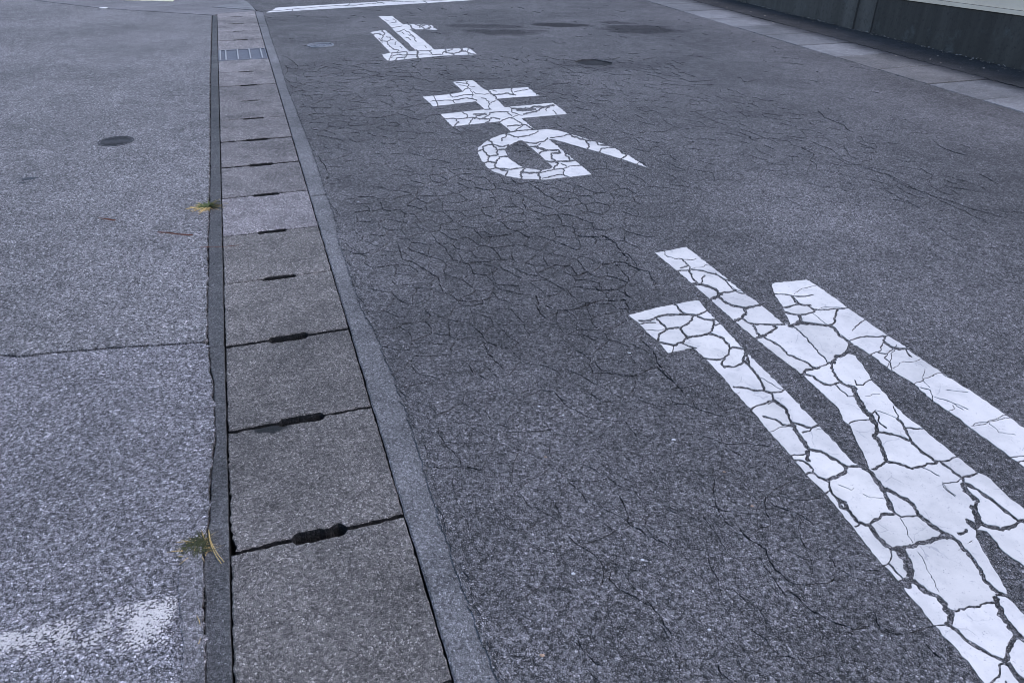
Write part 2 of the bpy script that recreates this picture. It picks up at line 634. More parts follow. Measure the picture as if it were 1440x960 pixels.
RE_POLYS = [px(p) for p in (
    [(884, 445), (930, 433), (978, 424), (983, 425), (991, 435), (1006, 451), (1014, 459), (1044, 491), (1052, 500), (1102, 549), (1132, 580),
     (1153, 603), (1200, 653), (1222, 660), (1262, 720), (1330, 790), (1371, 757), (1384, 781), (1398, 804), (1414, 831), (1416, 843),
     (1440, 867), (1530, 960), (1545, 1060), (1455, 1060), (1382, 960), (1347, 917), (1312, 880), (1288, 850), (1265, 821), (1240, 795),
     (1218, 768), (1198, 741), (1180, 719), (1160, 695), (1133, 668), (1120, 653), (1113, 643), (1080, 608), (1060, 582), (1028, 547),
     (1013, 528), (992, 506), (978, 493), (974, 491), (939, 498), (925, 482), (907, 466), (896, 454)],
    [(921, 357), (965, 349), (996, 373), (1048, 415), (1068, 429), (1100, 456), (1112, 459), (1130, 457), (1157, 459), (1170, 462), (1193, 484),
     (1190, 492), (1187, 497), (1202, 502), (1221, 528), (1225, 537), (1237, 548), (1257, 572), (1273, 587), (1295, 603), (1344, 643),
     (1351, 648), (1371, 665), (1386, 671), (1415, 699), (1440, 718), (1520, 780), (1530, 870), (1440, 798), (1409, 776), (1386, 748),
     (1371, 746), (1371, 757), (1330, 792), (1260, 722), (1222, 660), (1213, 637), (1203, 620), (1195, 600), (1188, 595), (1178, 575),
     (1167, 565), (1132, 532), (1127, 528), (1065, 480), (1062, 477), (1035, 455), (1002, 426), (975, 402), (953, 383)],
    [(1085, 403), (1090, 399), (1134, 395), (1146, 402), (1173, 420), (1188, 432), (1215, 451), (1245, 472), (1272, 489), (1288, 502), (1330, 530),
     (1377, 560), (1417, 588), (1440, 604), (1540, 676), (1540, 735), (1440, 659), (1422, 646), (1402, 631), (1374, 611), (1343, 587),
     (1310, 564), (1283, 540), (1252, 522), (1228, 503), (1221, 499), (1205, 488), (1193, 485), (1170, 463), (1157, 460), (1130, 458),
     (1112, 460), (1103, 437), (1090, 417)])]
RE_CRACKS = scrub([
    (4, 375, 130, 400, 165, 450, 180, 500, 182, 560, 188, 600, 178), (7, 500, 180, 530, 215, 555, 255, 650, 265, 720, 285, 800, 325, 845, 338),
    (8, 490, 245, 540, 225), (8, 440, 268, 490, 262, 555, 262), (10, 545, 262, 570, 310, 605, 355), (3, 670, 225, 640, 240, 560, 252),
    (14, 545, 368, 600, 360, 640, 362, 720, 390, 760, 430, 780, 430), (8, 635, 360, 640, 320, 660, 300), (7, 740, 280, 790, 320, 820, 345, 860, 395, 920, 425, 950, 425),
    (10, 770, 425, 820, 418, 880, 400), (18, 690, 490, 750, 450, 770, 430), (12, 760, 450, 790, 480, 850, 510, 940, 530, 1000, 520, 1070, 503),
    (15, 940, 530, 950, 570, 925, 600, 860, 625), (10, 925, 600, 960, 630, 1060, 645, 1150, 648, 1225, 645), (12, 1000, 645, 1020, 680, 1050, 725),
    (14, 1150, 650, 1170, 670, 1120, 705, 1050, 730, 1015, 765), (10, 440, 500, 470, 525, 490, 555, 540, 575, 590, 580, 640, 565, 695, 543),
    (12, 195, 620, 270, 620, 300, 605, 370, 580, 480, 578, 560, 578, 590, 580), (11, 320, 610, 350, 640, 390, 680, 440, 672, 490, 670, 540, 640, 570, 600, 590, 582),
    (8, 185, 645, 250, 635, 310, 635), (10, 610, 590, 660, 610, 720, 615, 765, 610), (12, 720, 615, 725, 640, 720, 670, 690, 710, 640, 725, 560, 735, 530, 740),
    (10, 725, 650, 785, 633), (12, 490, 680, 510, 710, 540, 740), (12, 390, 685, 345, 710, 330, 760, 310, 780), (12, 320, 775, 400, 785, 440, 795, 500, 775, 540, 740),
    (5, 440, 795, 425, 850), (9, 500, 780, 540, 800, 600, 815), (12, 690, 710, 740, 725, 790, 745, 830, 790, 840, 815, 900, 815, 945, 820),
    (10, 840, 815, 830, 860, 800, 890, 720, 895, 660, 888), (12, 800, 890, 780, 930, 800, 950), (15, 945, 820, 960, 860, 930, 900, 970, 930),
    (10, 800, 945, 860, 950, 910, 930, 950, 905), (4, 235, 690, 330, 690, 380, 680),
    (7, 1150, 428, 1250, 435, 1300, 445, 1430, 435), (7, 1270, 440, 1330, 500), (8, 1220, 525, 1290, 510, 1340, 500, 1415, 510)], 860, 330, 5.0536)
RE_CRACKS += scrub([
    (10, 440, -5, 470, 40, 510, 60, 580, 70, 620, 100, 680, 108, 760, 100, 850, 95, 910, 88), (8, 320, 92, 385, 80, 480, 60, 510, 58),
    (12, 365, 115, 420, 135, 500, 150, 560, 140, 620, 125, 640, 105), (20, 500, 150, 510, 190, 480, 220, 430, 240),
    (14, 510, 200, 560, 215, 640, 225, 720, 238, 760, 235, 800, 210, 810, 150, 825, 105), (4, 620, 140, 680, 190, 730, 225), (16, 415, 240, 470, 230, 520, 218, 640, 225),
    (18, 760, 240, 820, 290, 870, 340, 920, 380, 945, 400), (9, 935, 360, 1000, 340, 1080, 328, 1160, 335, 1240, 326), (6, 1060, 185, 1010, 215, 970, 250),
    (16, 1215, 330, 1215, 370, 1250, 400, 1290, 425, 1340, 435, 1400, 435), (8, 1210, 370, 1195, 410, 1170, 460, 1105, 484), (8, 1170, 470, 1240, 475, 1290, 440),
    (8, 1240, 475, 1220, 510, 1270, 550, 1280, 610), (10, 1390, 430, 1445, 500), (8, 455, 250, 500, 285, 570, 345, 620, 410, 660, 465, 745, 555),
    (11, 130, 348, 200, 332, 270, 370, 340, 410, 400, 480, 480, 515, 540, 535, 600, 580, 660, 595, 720, 570, 790, 545), (24, 790, 545, 810, 500, 880, 480, 930, 450, 930, 400),
    (18, 530, 650, 570, 610, 620, 600, 660, 595), (13, 560, 650, 620, 665, 700, 725, 760, 740, 830, 720), (16, 770, 560, 780, 620, 820, 680, 850, 715, 900, 745, 960, 755, 980, 770),
    (9, 970, 700, 985, 740, 1040, 740, 1090, 700, 1120, 675), (8, 810, 740, 860, 790, 910, 835, 960, 830), (25, 950, 765, 980, 820, 1010, 870, 1040, 940, 1060, 965),
    (15, 40, 470, 65, 520, 80, 570, 130, 640, 190, 740, 200, 785), (8, 60, 520, 20, 550, -30, 575), (12, -50, 755, 60, 765, 140, 785, 200, 785, 260, 805, 320, 800, 380, 772), (12, 260, 805, 280, 840, 270, 870, 200, 900, 130, 920, 90, 955),
    (12, 280, 860, 330, 890, 380, 930, 400, 955), (3, 1060, 835, 1180, 815)], 1040, 420, 6)
RE_CRACKS += scrub([
    (17, 40, 30, 90, 60, 150, 100, 170, 150, 190, 210), (13, -40, 165, 60, 190, 120, 235, 200, 235), (9, 0, 60, 40, 40), (15, 190, 215, 260, 230, 320, 255, 370, 260, 430, 238),
    (26, 210, 240, 250, 310, 300, 380, 340, 440, 330, 490, 330, 530), (10, 290, 300, 340, 290, 370, 260), (17, 340, 440, 400, 455, 480, 475, 540, 520, 600, 555, 660, 590, 720, 585, 790, 592),
    (10, 190, 495, 260, 490, 320, 480), (13, 210, 535, 290, 540, 340, 570, 380, 610, 375, 640, 320, 655), (13, 375, 640, 430, 680, 500, 710),
    (25, 500, 705, 550, 680, 600, 655, 650, 630, 650, 590), (14, 515, 710, 515, 760, 540, 820, 590, 860, 650, 885), (12, 460, 812, 520, 790), (20, 590, 870, 610, 930, 650, 945),
    (30, 740, -10, 790, 80, 840, 140, 870, 180, 900, 220), (11, 840, 140, 900, 120, 930, 160, 950, 230, 990, 260), (8, 675, 240, 720, 205, 770, 195, 850, 190),
    (25, 880, 190, 910, 240, 920, 290, 880, 330, 930, 370, 960, 430, 980, 490, 990, 530), (13, 920, 300, 980, 300, 1060, 320, 1150, 350, 1190, 370),
    (4, 900, 110, 960, 130, 1040, 160, 1090, 190), (16, 1090, 190, 1150, 260, 1170, 310, 1200, 370, 1250, 420, 1320, 480, 1410, 550), (8, 1055, 80, 1090, 150, 1100, 195),
    (9, 1160, 260, 1220, 265, 1300, 268), (16, 880, 610, 940, 580, 990, 545, 1060, 550, 1130, 575, 1210, 605, 1290, 585, 1340, 560, 1420, 550),
    (26, 800, 595, 840, 620, 900, 690, 950, 760), (20, 950, 760, 1000, 850, 1050, 955), (15, 970, 780, 1040, 800, 1110, 850, 1180, 880, 1240, 930), (6, 1290, 590, 1370, 625, 1440, 665),
    (4, 800, 820, 860, 850, 980, 860), (3, 590, 740, 700, 790, 720, 770)], 1080, 560, 6)
RE_CRACKS += scrub([
    (14, 490, 610, 560, 620, 640, 610, 720, 575), (17, 560, 620, 620, 670, 690, 730, 760, 780, 830, 765, 910, 735), (20, 770, 780, 790, 840, 830, 920, 860, 965), (11, 800, 830, 880, 870, 960, 930, 1010, 965),
    (9, 590, 830, 650, 830, 720, 820, 760, 790), (6, 580, 840, 620, 900, 700, 960), (6, 860, 280, 960, 245, 1060, 235, 1150, 215, 1180, 200, 1230, 200), (6, 640, 140, 700, 110, 680, 80),
    (6, 680, 60, 720, 90, 780, 125), (8, 1235, 582, 1300, 575, 1371, 570), (13, 1260, 615, 1310, 630, 1400, 618)], 1240, 560, 6.855)
RE_CRACKS += scrub([
    (18, 300, -10, 350, 80, 400, 180, 430, 240), (18, 360, 50, 430, 80, 520, 130, 580, 190, 610, 250), (18, -10, 130, 50, 170, 60, 210, 140, 310, 200, 330, 240, 330), (10, 120, 345, 160, 320),
    (18, 240, 340, 250, 310, 330, 250, 430, 240), (10, 430, 240, 480, 270, 590, 260, 620, 250), (24, 240, 340, 290, 420, 340, 470, 400, 520, 480, 525, 560, 500), (28, 560, 500, 640, 470, 720, 450, 800, 420, 870, 420),
    (4, 470, 275, 520, 350, 570, 470), (21, 610, 250, 680, 300, 740, 350, 800, 390, 870, 425, 930, 470, 960, 520, 1010, 570, 1070, 650, 1110, 720, 1170, 800, 1230, 860, 1300, 885),
    (18, 930, 400, 985, 370), (50, 470, 530, 520, 600, 540, 680, 540, 750, 510, 790), (8, 400, 530, 400, 590, 370, 640, 320, 648), (11, 380, 630, 430, 690, 480, 740, 510, 780),
    (18, 540, 760, 600, 790, 680, 850, 780, 900, 830, 945), (4, 800, 0, 830, 50, 900, 100), (24, 960, 20, 980, 70, 1040, 120, 1080, 150, 1060, 200, 1070, 280), (24, 1070, 280, 1110, 330, 1180, 350, 1260, 370, 1340, 345, 1400, 300, 1460, 310),
    (17, 980, 12, 1080, 60, 1180, 130, 1260, 200, 1340, 260, 1390, 300), (30, 1040, 200, 1060, 360, 1000, 300), (4, 610, 545, 700, 710, 770, 850)], 1180, 680, 5.538)
RE_CRACKS += scrub([
    (22, 220, 130, 260, 105, 330, 110, 380, 180, 460, 220, 520, 240, 570, 300, 600, 360), (40, 600, 360, 640, 380, 630, 440, 610, 480), (10, 610, 480, 560, 485, 485, 488), (14, 620, 350, 680, 370, 760, 345, 850, 330, 900, 305, 990, 295, 1040, 260),
    (20, 620, 480, 690, 530, 750, 600, 830, 650, 900, 690, 980, 740, 1090, 790), (38, 1020, 260, 1030, 310, 1060, 400, 1130, 480, 1190, 560, 1270, 615), (36, 1180, 590, 1120, 690, 1090, 790, 1160, 870, 1230, 950, 1290, 1010),
    (16, 1085, 800, 1050, 850, 1040, 920, 960, 980), (14, 1020, 230, 1080, 235, 1125, 228), (14, 1300, 720, 1430, 640), (16, 1290, 1010, 1400, 1120, 1500, 1250), (14, 1100, 960, 1200, 1150, 1150, 1250)], 1230, 800, 6)

RE_CRACKS += scrub([
    (2.5, 860, 595, 880, 545, 900, 500), (3, 975, 665, 1030, 640, 1090, 618, 1125, 640), (3, 1000, 680, 1040, 690, 1050, 745), (2.5, 1060, 720, 1150, 750, 1200, 772), (2, 1110, 690, 1200, 700),
    (2.5, 1225, 842, 1290, 820, 1380, 798), (3, 715, 440, 765, 395), (2, 470, 285, 500, 262, 560, 250), (2, 560, 355, 600, 340, 690, 345), (2, 880, 600, 930, 570, 1000, 560), (2, 1290, 830, 1330, 870, 1400, 880),
    (2, 90, 160, 150, 175, 190, 230), (2, 200, 250, 230, 270, 260, 275), (2, 150, 740, 240, 700), (2.5, 330, 640, 420, 690), (2.5, 360, 870, 420, 845, 470, 850), (2, 560, 860, 640, 850), (2, 1020, 600, 1010, 640, 1040, 680)], 960, 320, 3)
MA = (590, 100, 4.3636)
MA_POLYS = [px(p, *MA) for p in (
    [(205, 72), (325, 60), (380, 105), (425, 132), (470, 175), (530, 235), (600, 275), (690, 350), (780, 415), (860, 480), (945, 550), (1055, 640), (880, 655), (815, 590), (690, 480),
     (605, 410), (560, 375), (490, 315), (400, 240), (345, 190), (270, 132)],
    [(20, 163), (190, 147), (270, 132), (420, 122), (660, 104), (735, 155), (470, 175), (345, 190), (85, 222)],
    [(130, 270), (270, 255), (400, 241), (550, 225), (820, 200), (905, 268), (640, 292), (480, 315), (200, 345)],
    [(690, 372), (780, 362), (850, 370), (920, 390), (1000, 415), (1100, 445), (1180, 470), (1270, 515), (1395, 598), (1240, 545), (1110, 505), (1000, 475), (900, 445), (820, 425), (760, 420), (640, 440), (600, 385)],
    [(605, 383), (560, 384), (500, 397), (440, 420), (390, 450), (360, 480), (358, 510), (380, 550), (410, 590), (450, 620), (530, 650), (640, 668), (770, 672), (900, 658), (1055, 640), (940, 560),
     (870, 585), (815, 596), (800, 607), (740, 615), (640, 600), (600, 580), (545, 540), (520, 490), (540, 465), (605, 432), (650, 432)])]
MA_CRACKS = scrub([
    (4, 85, 152, 100, 185, 70, 192), (4, 100, 190, 200, 185, 215, 200), (4, 205, 165, 185, 145), (5, 110, 222, 105, 190), (4, 215, 165, 270, 150, 330, 150), (5, 200, 187, 290, 170, 350, 185),
    (4, 225, 75, 290, 80, 300, 110, 270, 125), (3, 240, 90, 340, 100), (3, 280, 60, 290, 85), (3, 330, 130, 400, 150, 440, 140), (6, 415, 120, 450, 150, 470, 175), (5, 450, 150, 540, 140, 590, 152),
    (5, 580, 150, 570, 108), (4, 445, 122, 470, 130), (4, 580, 135, 620, 125, 680, 115, 720, 150), (4, 380, 170, 430, 205, 480, 180), (4, 430, 205, 440, 240, 395, 240), (3, 300, 110, 345, 185),
    (5, 150, 300, 230, 300, 330, 290, 370, 300, 420, 280, 430, 265), (5, 265, 258, 290, 290), (6, 330, 270, 400, 265), (6, 340, 295, 350, 280, 410, 270), (6, 230, 300, 240, 320, 215, 345),
    (5, 330, 290, 305, 335), (6, 370, 300, 430, 300), (6, 405, 322, 440, 290, 490, 300), (5, 430, 260, 540, 255, 565, 280), (4, 550, 225, 570, 260, 630, 278), (9, 570, 235, 640, 240, 700, 225, 780, 225, 820, 215),
    (10, 600, 245, 660, 245, 710, 240), (7, 640, 270, 720, 250, 760, 230), (4, 780, 250, 800, 220), (8, 650, 232, 680, 250, 690, 230), (4, 820, 245, 840, 270), (5, 490, 318, 550, 290, 600, 310, 640, 335, 610, 355, 565, 380),
    (6, 540, 345, 640, 335, 695, 360), (4, 600, 278, 560, 290), (5, 565, 378, 620, 370, 710, 365), (5, 600, 412, 700, 390, 725, 368), (6, 525, 390, 605, 412), (6, 505, 432, 525, 388),
    (7, 425, 425, 450, 455, 500, 470, 545, 458), (7, 450, 455, 380, 490, 350, 500), (7, 450, 460, 480, 490, 480, 520, 430, 530, 390, 490), (7, 480, 490, 535, 485), (7, 490, 535, 545, 530),
    (7, 430, 530, 420, 560, 470, 570, 470, 600, 435, 610), (7, 392, 572, 420, 560), (7, 470, 560, 490, 540), (6, 490, 605, 560, 610, 640, 600), (7, 525, 655, 540, 620, 490, 605, 470, 600), (8, 630, 672, 620, 630, 645, 598),
    (8, 620, 630, 730, 630, 745, 612), (9, 730, 630, 740, 675), (5, 740, 630, 820, 610, 880, 605), (5, 755, 665, 880, 640, 920, 658), (5, 880, 640, 880, 610, 920, 590, 1000, 585), (5, 870, 575, 900, 590),
    (6, 640, 440, 710, 450, 785, 418), (8, 680, 470, 720, 470, 770, 490, 850, 490, 865, 510, 810, 510, 810, 540, 830, 560, 900, 560, 950, 553), (11, 720, 475, 775, 495), (8, 735, 512, 770, 490), (8, 765, 558, 830, 560),
    (8, 825, 600, 850, 575, 830, 560), (5, 720, 470, 740, 450), (8, 890, 500, 920, 550), (5, 805, 415, 920, 393), (7, 915, 385, 930, 400, 1020, 430, 1030, 480), (7, 1020, 430, 1080, 435), (7, 1085, 440, 1100, 460, 1180, 465),
    (6, 1105, 505, 1120, 480, 1190, 475), (7, 1235, 548, 1270, 520, 1230, 490, 1190, 470), (4, 1325, 580, 1350, 562), (4, 1000, 415, 1010, 425)], *MA)

TO = (510, 10, 8.0)
TO_POLYS = [px(p, *TO) for p in (
    [(180, 112), (330, 107), (440, 195), (530, 265), (610, 320), (800, 480), (800, 505), (610, 512), (500, 400), (350, 270), (300, 210)],
    [(440, 205), (520, 198), (790, 212), (800, 240), (840, 265), (640, 258), (530, 260), (480, 255)],
    [(90, 290), (250, 265), (520, 500), (520, 525), (320, 530), (200, 400), (130, 330)],
    [(215, 545), (330, 520), (600, 500), (800, 488), (1190, 468), (1285, 542), (900, 555), (640, 580), (480, 595), (285, 615)])]
TO_CRACKS = scrub([
    (13, 600, 490, 615, 540, 635, 590), (7, 330, 530, 310, 560, 285, 615), (7, 320, 525, 400, 520, 480, 510, 490, 560, 475, 600), (7, 480, 545, 620, 545), (8, 340, 560, 400, 540, 480, 550), (8, 360, 610, 380, 580, 490, 570),
    (6, 620, 540, 770, 540), (6, 640, 500, 770, 495), (8, 770, 490, 790, 545, 900, 540, 920, 510, 1010, 475), (8, 925, 480, 940, 520, 1010, 530, 1080, 520, 1090, 470), (8, 1005, 530, 1040, 560), (8, 1080, 520, 1160, 500, 1190, 520, 1270, 545),
    (8, 1110, 470, 1130, 505), (8, 1195, 465, 1190, 550), (8, 110, 320, 190, 300, 220, 325), (7, 190, 320, 210, 390, 270, 395, 340, 370), (7, 270, 395, 280, 430, 350, 485), (8, 225, 265, 250, 300, 240, 320), (6, 270, 340, 310, 350, 310, 380),
    (5, 380, 400, 370, 430), (6, 420, 450, 440, 470), (6, 330, 480, 400, 490, 390, 525), (6, 225, 405, 180, 360), (5, 250, 150, 290, 160), (5, 300, 190, 370, 180), (5, 340, 140, 380, 180), (6, 320, 240, 400, 230, 440, 220),
    (6, 440, 290, 460, 310), (6, 480, 270, 530, 300, 580, 350, 600, 400), (6, 490, 350, 520, 360, 540, 380), (5, 700, 440, 710, 470), (5, 510, 320, 560, 340), (10, 515, 200, 550, 240, 580, 262), (9, 590, 200, 640, 240, 665, 225), (10, 675, 235, 700, 255, 745, 250, 745, 215),
    (6, 640, 200, 700, 218), (7, 785, 215, 800, 245), (6, 360, 290, 420, 285, 470, 255)], *TO)

# stop line: from the kerb across to the middle of the road
SL0, SL1 = P(375, 18.7).to_2d(), P(677, 0.5).to_2d()
SLd = (SL1 - SL0).normalized()
SLn = Vector((-SLd.y, SLd.x))
SL_POLYS = [[SL0, SL0 + SLd * 2.95, SL0 + SLd * 3.0 + SLn * 0.36, SL0 + SLd * 0.3 + SLn * 0.345, SL0 + SLd * 0.17 + SLn * 0.335, SL0 + SLd * 0.15 + SLn * 0.26]]
SL_CRACKS = [(1.2, [SL0 + SLd * a + SLn * b for a, b in ((0.0, .13), (.5, .17), (1.1, .15), (1.9, .2), (3.1, .16))]),
             (1.2, [SL0 + SLd * 1.0 + SLn * .16, SL0 + SLd * 1.12 + SLn * .4]), (1.2, [SL0 + SLd * 2.05 + SLn * .2, SL0 + SLd * 2.0 - SLn * .05]),
             (1.2, [SL0 + SLd * 2.5 + SLn * .17, SL0 + SLd * 2.55 + SLn * .4]), (1.5, [SL0 + SLd * .34 + SLn * .15, SL0 + SLd * .3 - SLn * .02]),
             (1.0, [SL0 + SLd * 1.5 + SLn * .16, SL0 + SLd * 1.45 + SLn * .4])]
ALL_PAINT = RE_POLYS + MA_POLYS + TO_POLYS + SL_POLYS

# ------------------------------------------------------------------ cracks of the road
ROAD_CRACKS = []
ROAD_CRACKS += scrub([(w_, *c) for w_, c in (
    (5, (0, 95, 60, 115, 130, 108)), (5, (240, 60, 250, 110, 330, 165, 410, 220, 430, 275)), (4, (380, 30, 470, 140, 520, 155, 630, 145)), (6, (980, 10, 990, 40, 1110, 40, 1160, 70, 1210, 130, 1190, 150, 1300, 190, 1320, 250)),
    (6, (830, 195, 900, 160, 960, 165, 1000, 210, 1100, 160, 1190, 150)), (6, (820, 290, 830, 350, 860, 385, 970, 350, 1060, 320, 1200, 310, 1215, 370)), (7, (1060, 250, 1090, 270, 1150, 265)), (6, (1160, 265, 1220, 300)),
    (5, (590, 480, 620, 540, 690, 600)), (5, (1050, 690, 1100, 740, 1180, 740)), (4, (770, 720, 850, 685, 920, 720, 970, 745)), (5, (1010, 450, 1080, 480)), (5, (1000, 520, 1050, 560, 1060, 620, 1200, 630, 1260, 620, 1330, 590, 1380, 650)),
    (6, (1270, 480, 1320, 520, 1380, 640, 1440, 700)), (5, (480, 310, 540, 318, 660, 290)), (4, (640, 165, 660, 260, 760, 285, 810, 290)), (4, (720, 120, 760, 190, 830, 210)), (5, (560, 10, 590, 45, 720, 30)))], 480, 320, 3)
ROAD_CRACKS += scrub([(w_, *c) for w_, c in (
    (5, (350, 50, 450, 60, 600, 65)), (5, (1110, 85, 1160, 130, 1220, 150)), (6, (1170, 170, 1210, 260, 1220, 300, 1290, 345, 1390, 380)), (5, (1220, 300, 1160, 320, 1080, 360, 970, 380)), (5, (1240, 290, 1320, 250, 1440, 245)),
    (4, (960, 330, 975, 380)), (4, (870, 180, 930, 290)), (6, (1140, 480, 1130, 530, 1170, 570, 1240, 600, 1310, 640, 1360, 720, 1400, 790)), (4, (1150, 600, 1100, 650, 1090, 720)), (4, (1140, 440, 1110, 510, 960, 470)), (6, (1000, 780, 1060, 870, 1110, 900)),
    (4, (560, 780, 660, 850, 800, 860)))], 480, 640, 3)
ROAD_CRACKS += scrub([(w_, *c) for w_, c in (
    (5, (130, 60, 150, 240, 230, 310)), (8, (230, 310, 300, 370, 350, 400, 390, 490, 450, 540)), (7, (450, 540, 540, 550, 640, 515)), (6, (350, 170, 350, 240, 370, 300, 300, 330)), (5, (350, 180, 480, 250, 550, 300)), (5, (600, 400, 640, 470, 720, 520, 800, 550)),
    (6, (780, 490, 835, 478)), (7, (440, 570, 530, 650, 640, 710, 720, 740, 800, 720)), (6, (800, 640, 830, 740, 900, 760, 1060, 725)), (6, (680, 740, 740, 800)), (7, (90, 850, 150, 890, 200, 955, 260, 1030)), (6, (270, 730, 350, 780, 410, 850, 540, 860, 610, 850)),
    (5, (180, 620, 240, 670, 340, 660)), (5, (100, 400, 150, 540, 180, 620)), (8, (1015, 790, 1050, 830, 1085, 860)), (5, (590, 180, 480, 190, 350, 170)))], 960, 640, 3)
ROAD_CRACKS += scrub([(w_, *c) for w_, c in (
    (4, (500, 620, 550, 650, 560, 720)), (4, (570, 470, 600, 500, 680, 530, 720, 560)), (3, (540, 600, 620, 630, 700, 690, 800, 720, 860, 740, 950, 790, 1060, 830, 1150, 880, 1290, 950)), (3, (810, 740, 860, 810, 940, 850, 1010, 890)),
    (4, (680, 620, 710, 660)), (4, (1000, 710, 1050, 740, 1040, 770)), (4, (1060, 600, 1100, 630, 1200, 660)), (4, (1250, 740, 1330, 780)), (4, (1100, 760, 1160, 780)), (4, (240, 560, 310, 600)), (3, (860, 740, 980, 800, 1120, 850, 1240, 890, 1350, 920)))], 960, 0, 3)
# thin dark cracks down the middle of the gaps of the paint
for wd, pts in RE_CRACKS + MA_CRACKS:
    if RND.random() < .35:
        ROAD_CRACKS.append((min(wd * 0.25, .9), pts))

HEAVY = [(480, 285), (640, 235), (910, 270), (890, 440), (1010, 560), (1270, 900), (1300, 1000), (950, 1000), (760, 760), (600, 560), (520, 400)]
NEAR = [(540, 470), (620, 480), (800, 760), (980, 1000), (720, 1000), (660, 780), (590, 580)]
BAND = [(900, 80), (1100, 150), (1440, 290), (1440, 430), (1250, 330), (1000, 250), (900, 220)]
UPL = [(400, 90), (560, 90), (640, 240), (640, 290), (470, 290), (420, 170)]
def crack_p(u, v):
    if inside((u, v), HEAVY): return 0.97, 1.0
    if inside((u, v), NEAR): return 0.88, 0.95
    if inside((u, v), UPL): return 0.66, 0.72
    if inside((u, v), BAND): return 0.55, 0.6
    if v > 960 or u < -100 or u > 1540: return 0.1, 0.8
    if 520 < u < 960 and 80 < v < 300: return 0.42, 0.65
    return 0.05, 0.6

def cells():
    """irregular crazing of the asphalt: Voronoi cell sides of scattered seeds, longer along the road"""
    rr = random.Random(5)
    stepT, stepA = 0.088, 0.118
    seeds = []
    t = 0.3
    while t < 5.6:
        a = -0.9
        while a < 9.0:
            seeds.append(Vector((t + rr.uniform(-.5, .5) * stepT * 1.1, (a + rr.uniform(-.5, .5) * stepA * 1.1) * 0.74)))
            a += stepA
        t += stepT
    v, e, f, _, _, _ = geometry.delaunay_2d_cdt(seeds, [], [], 0, 1e-6)
    cc, ed = [], {}
    for i, tri in enumerate(f):
        A, B, C = (v[j] for j in tri)
        d = 2 * (A.x * (B.y - C.y) + B.x * (C.y - A.y) + C.x * (A.y - B.y))
        if abs(d) < 1e-9:
            cc.append(None)
        else:
            a2, b2, c2 = A.length_squared, B.length_squared, C.length_squared
            cc.append(Vector(((a2 * (B.y - C.y) + b2 * (C.y - A.y) + c2 * (A.y - B.y)) / d, (a2 * (C.x - B.x) + b2 * (A.x - C.x) + c2 * (B.x - A.x)) / d)))
        for p_, q_ in zip(tri, list(tri[1:]) + [tri[0]]):
            ed.setdefault((min(p_, q_), max(p_, q_)), []).append(i)
    out = []
    for k_, fs in ed.items():
        if len(fs) == 2 and cc[fs[0]] is not None and cc[fs[1]] is not None:
            p_, q_ = cc[fs[0]], cc[fs[1]]
            if 0.02 < (p_ - q_).length < 0.5:
                P_ = G(p_.x, p_.y / 0.74).to_2d()
                Q_ = G(q_.x, q_.y / 0.74).to_2d()
                out.append((P_, Q_))
    return out

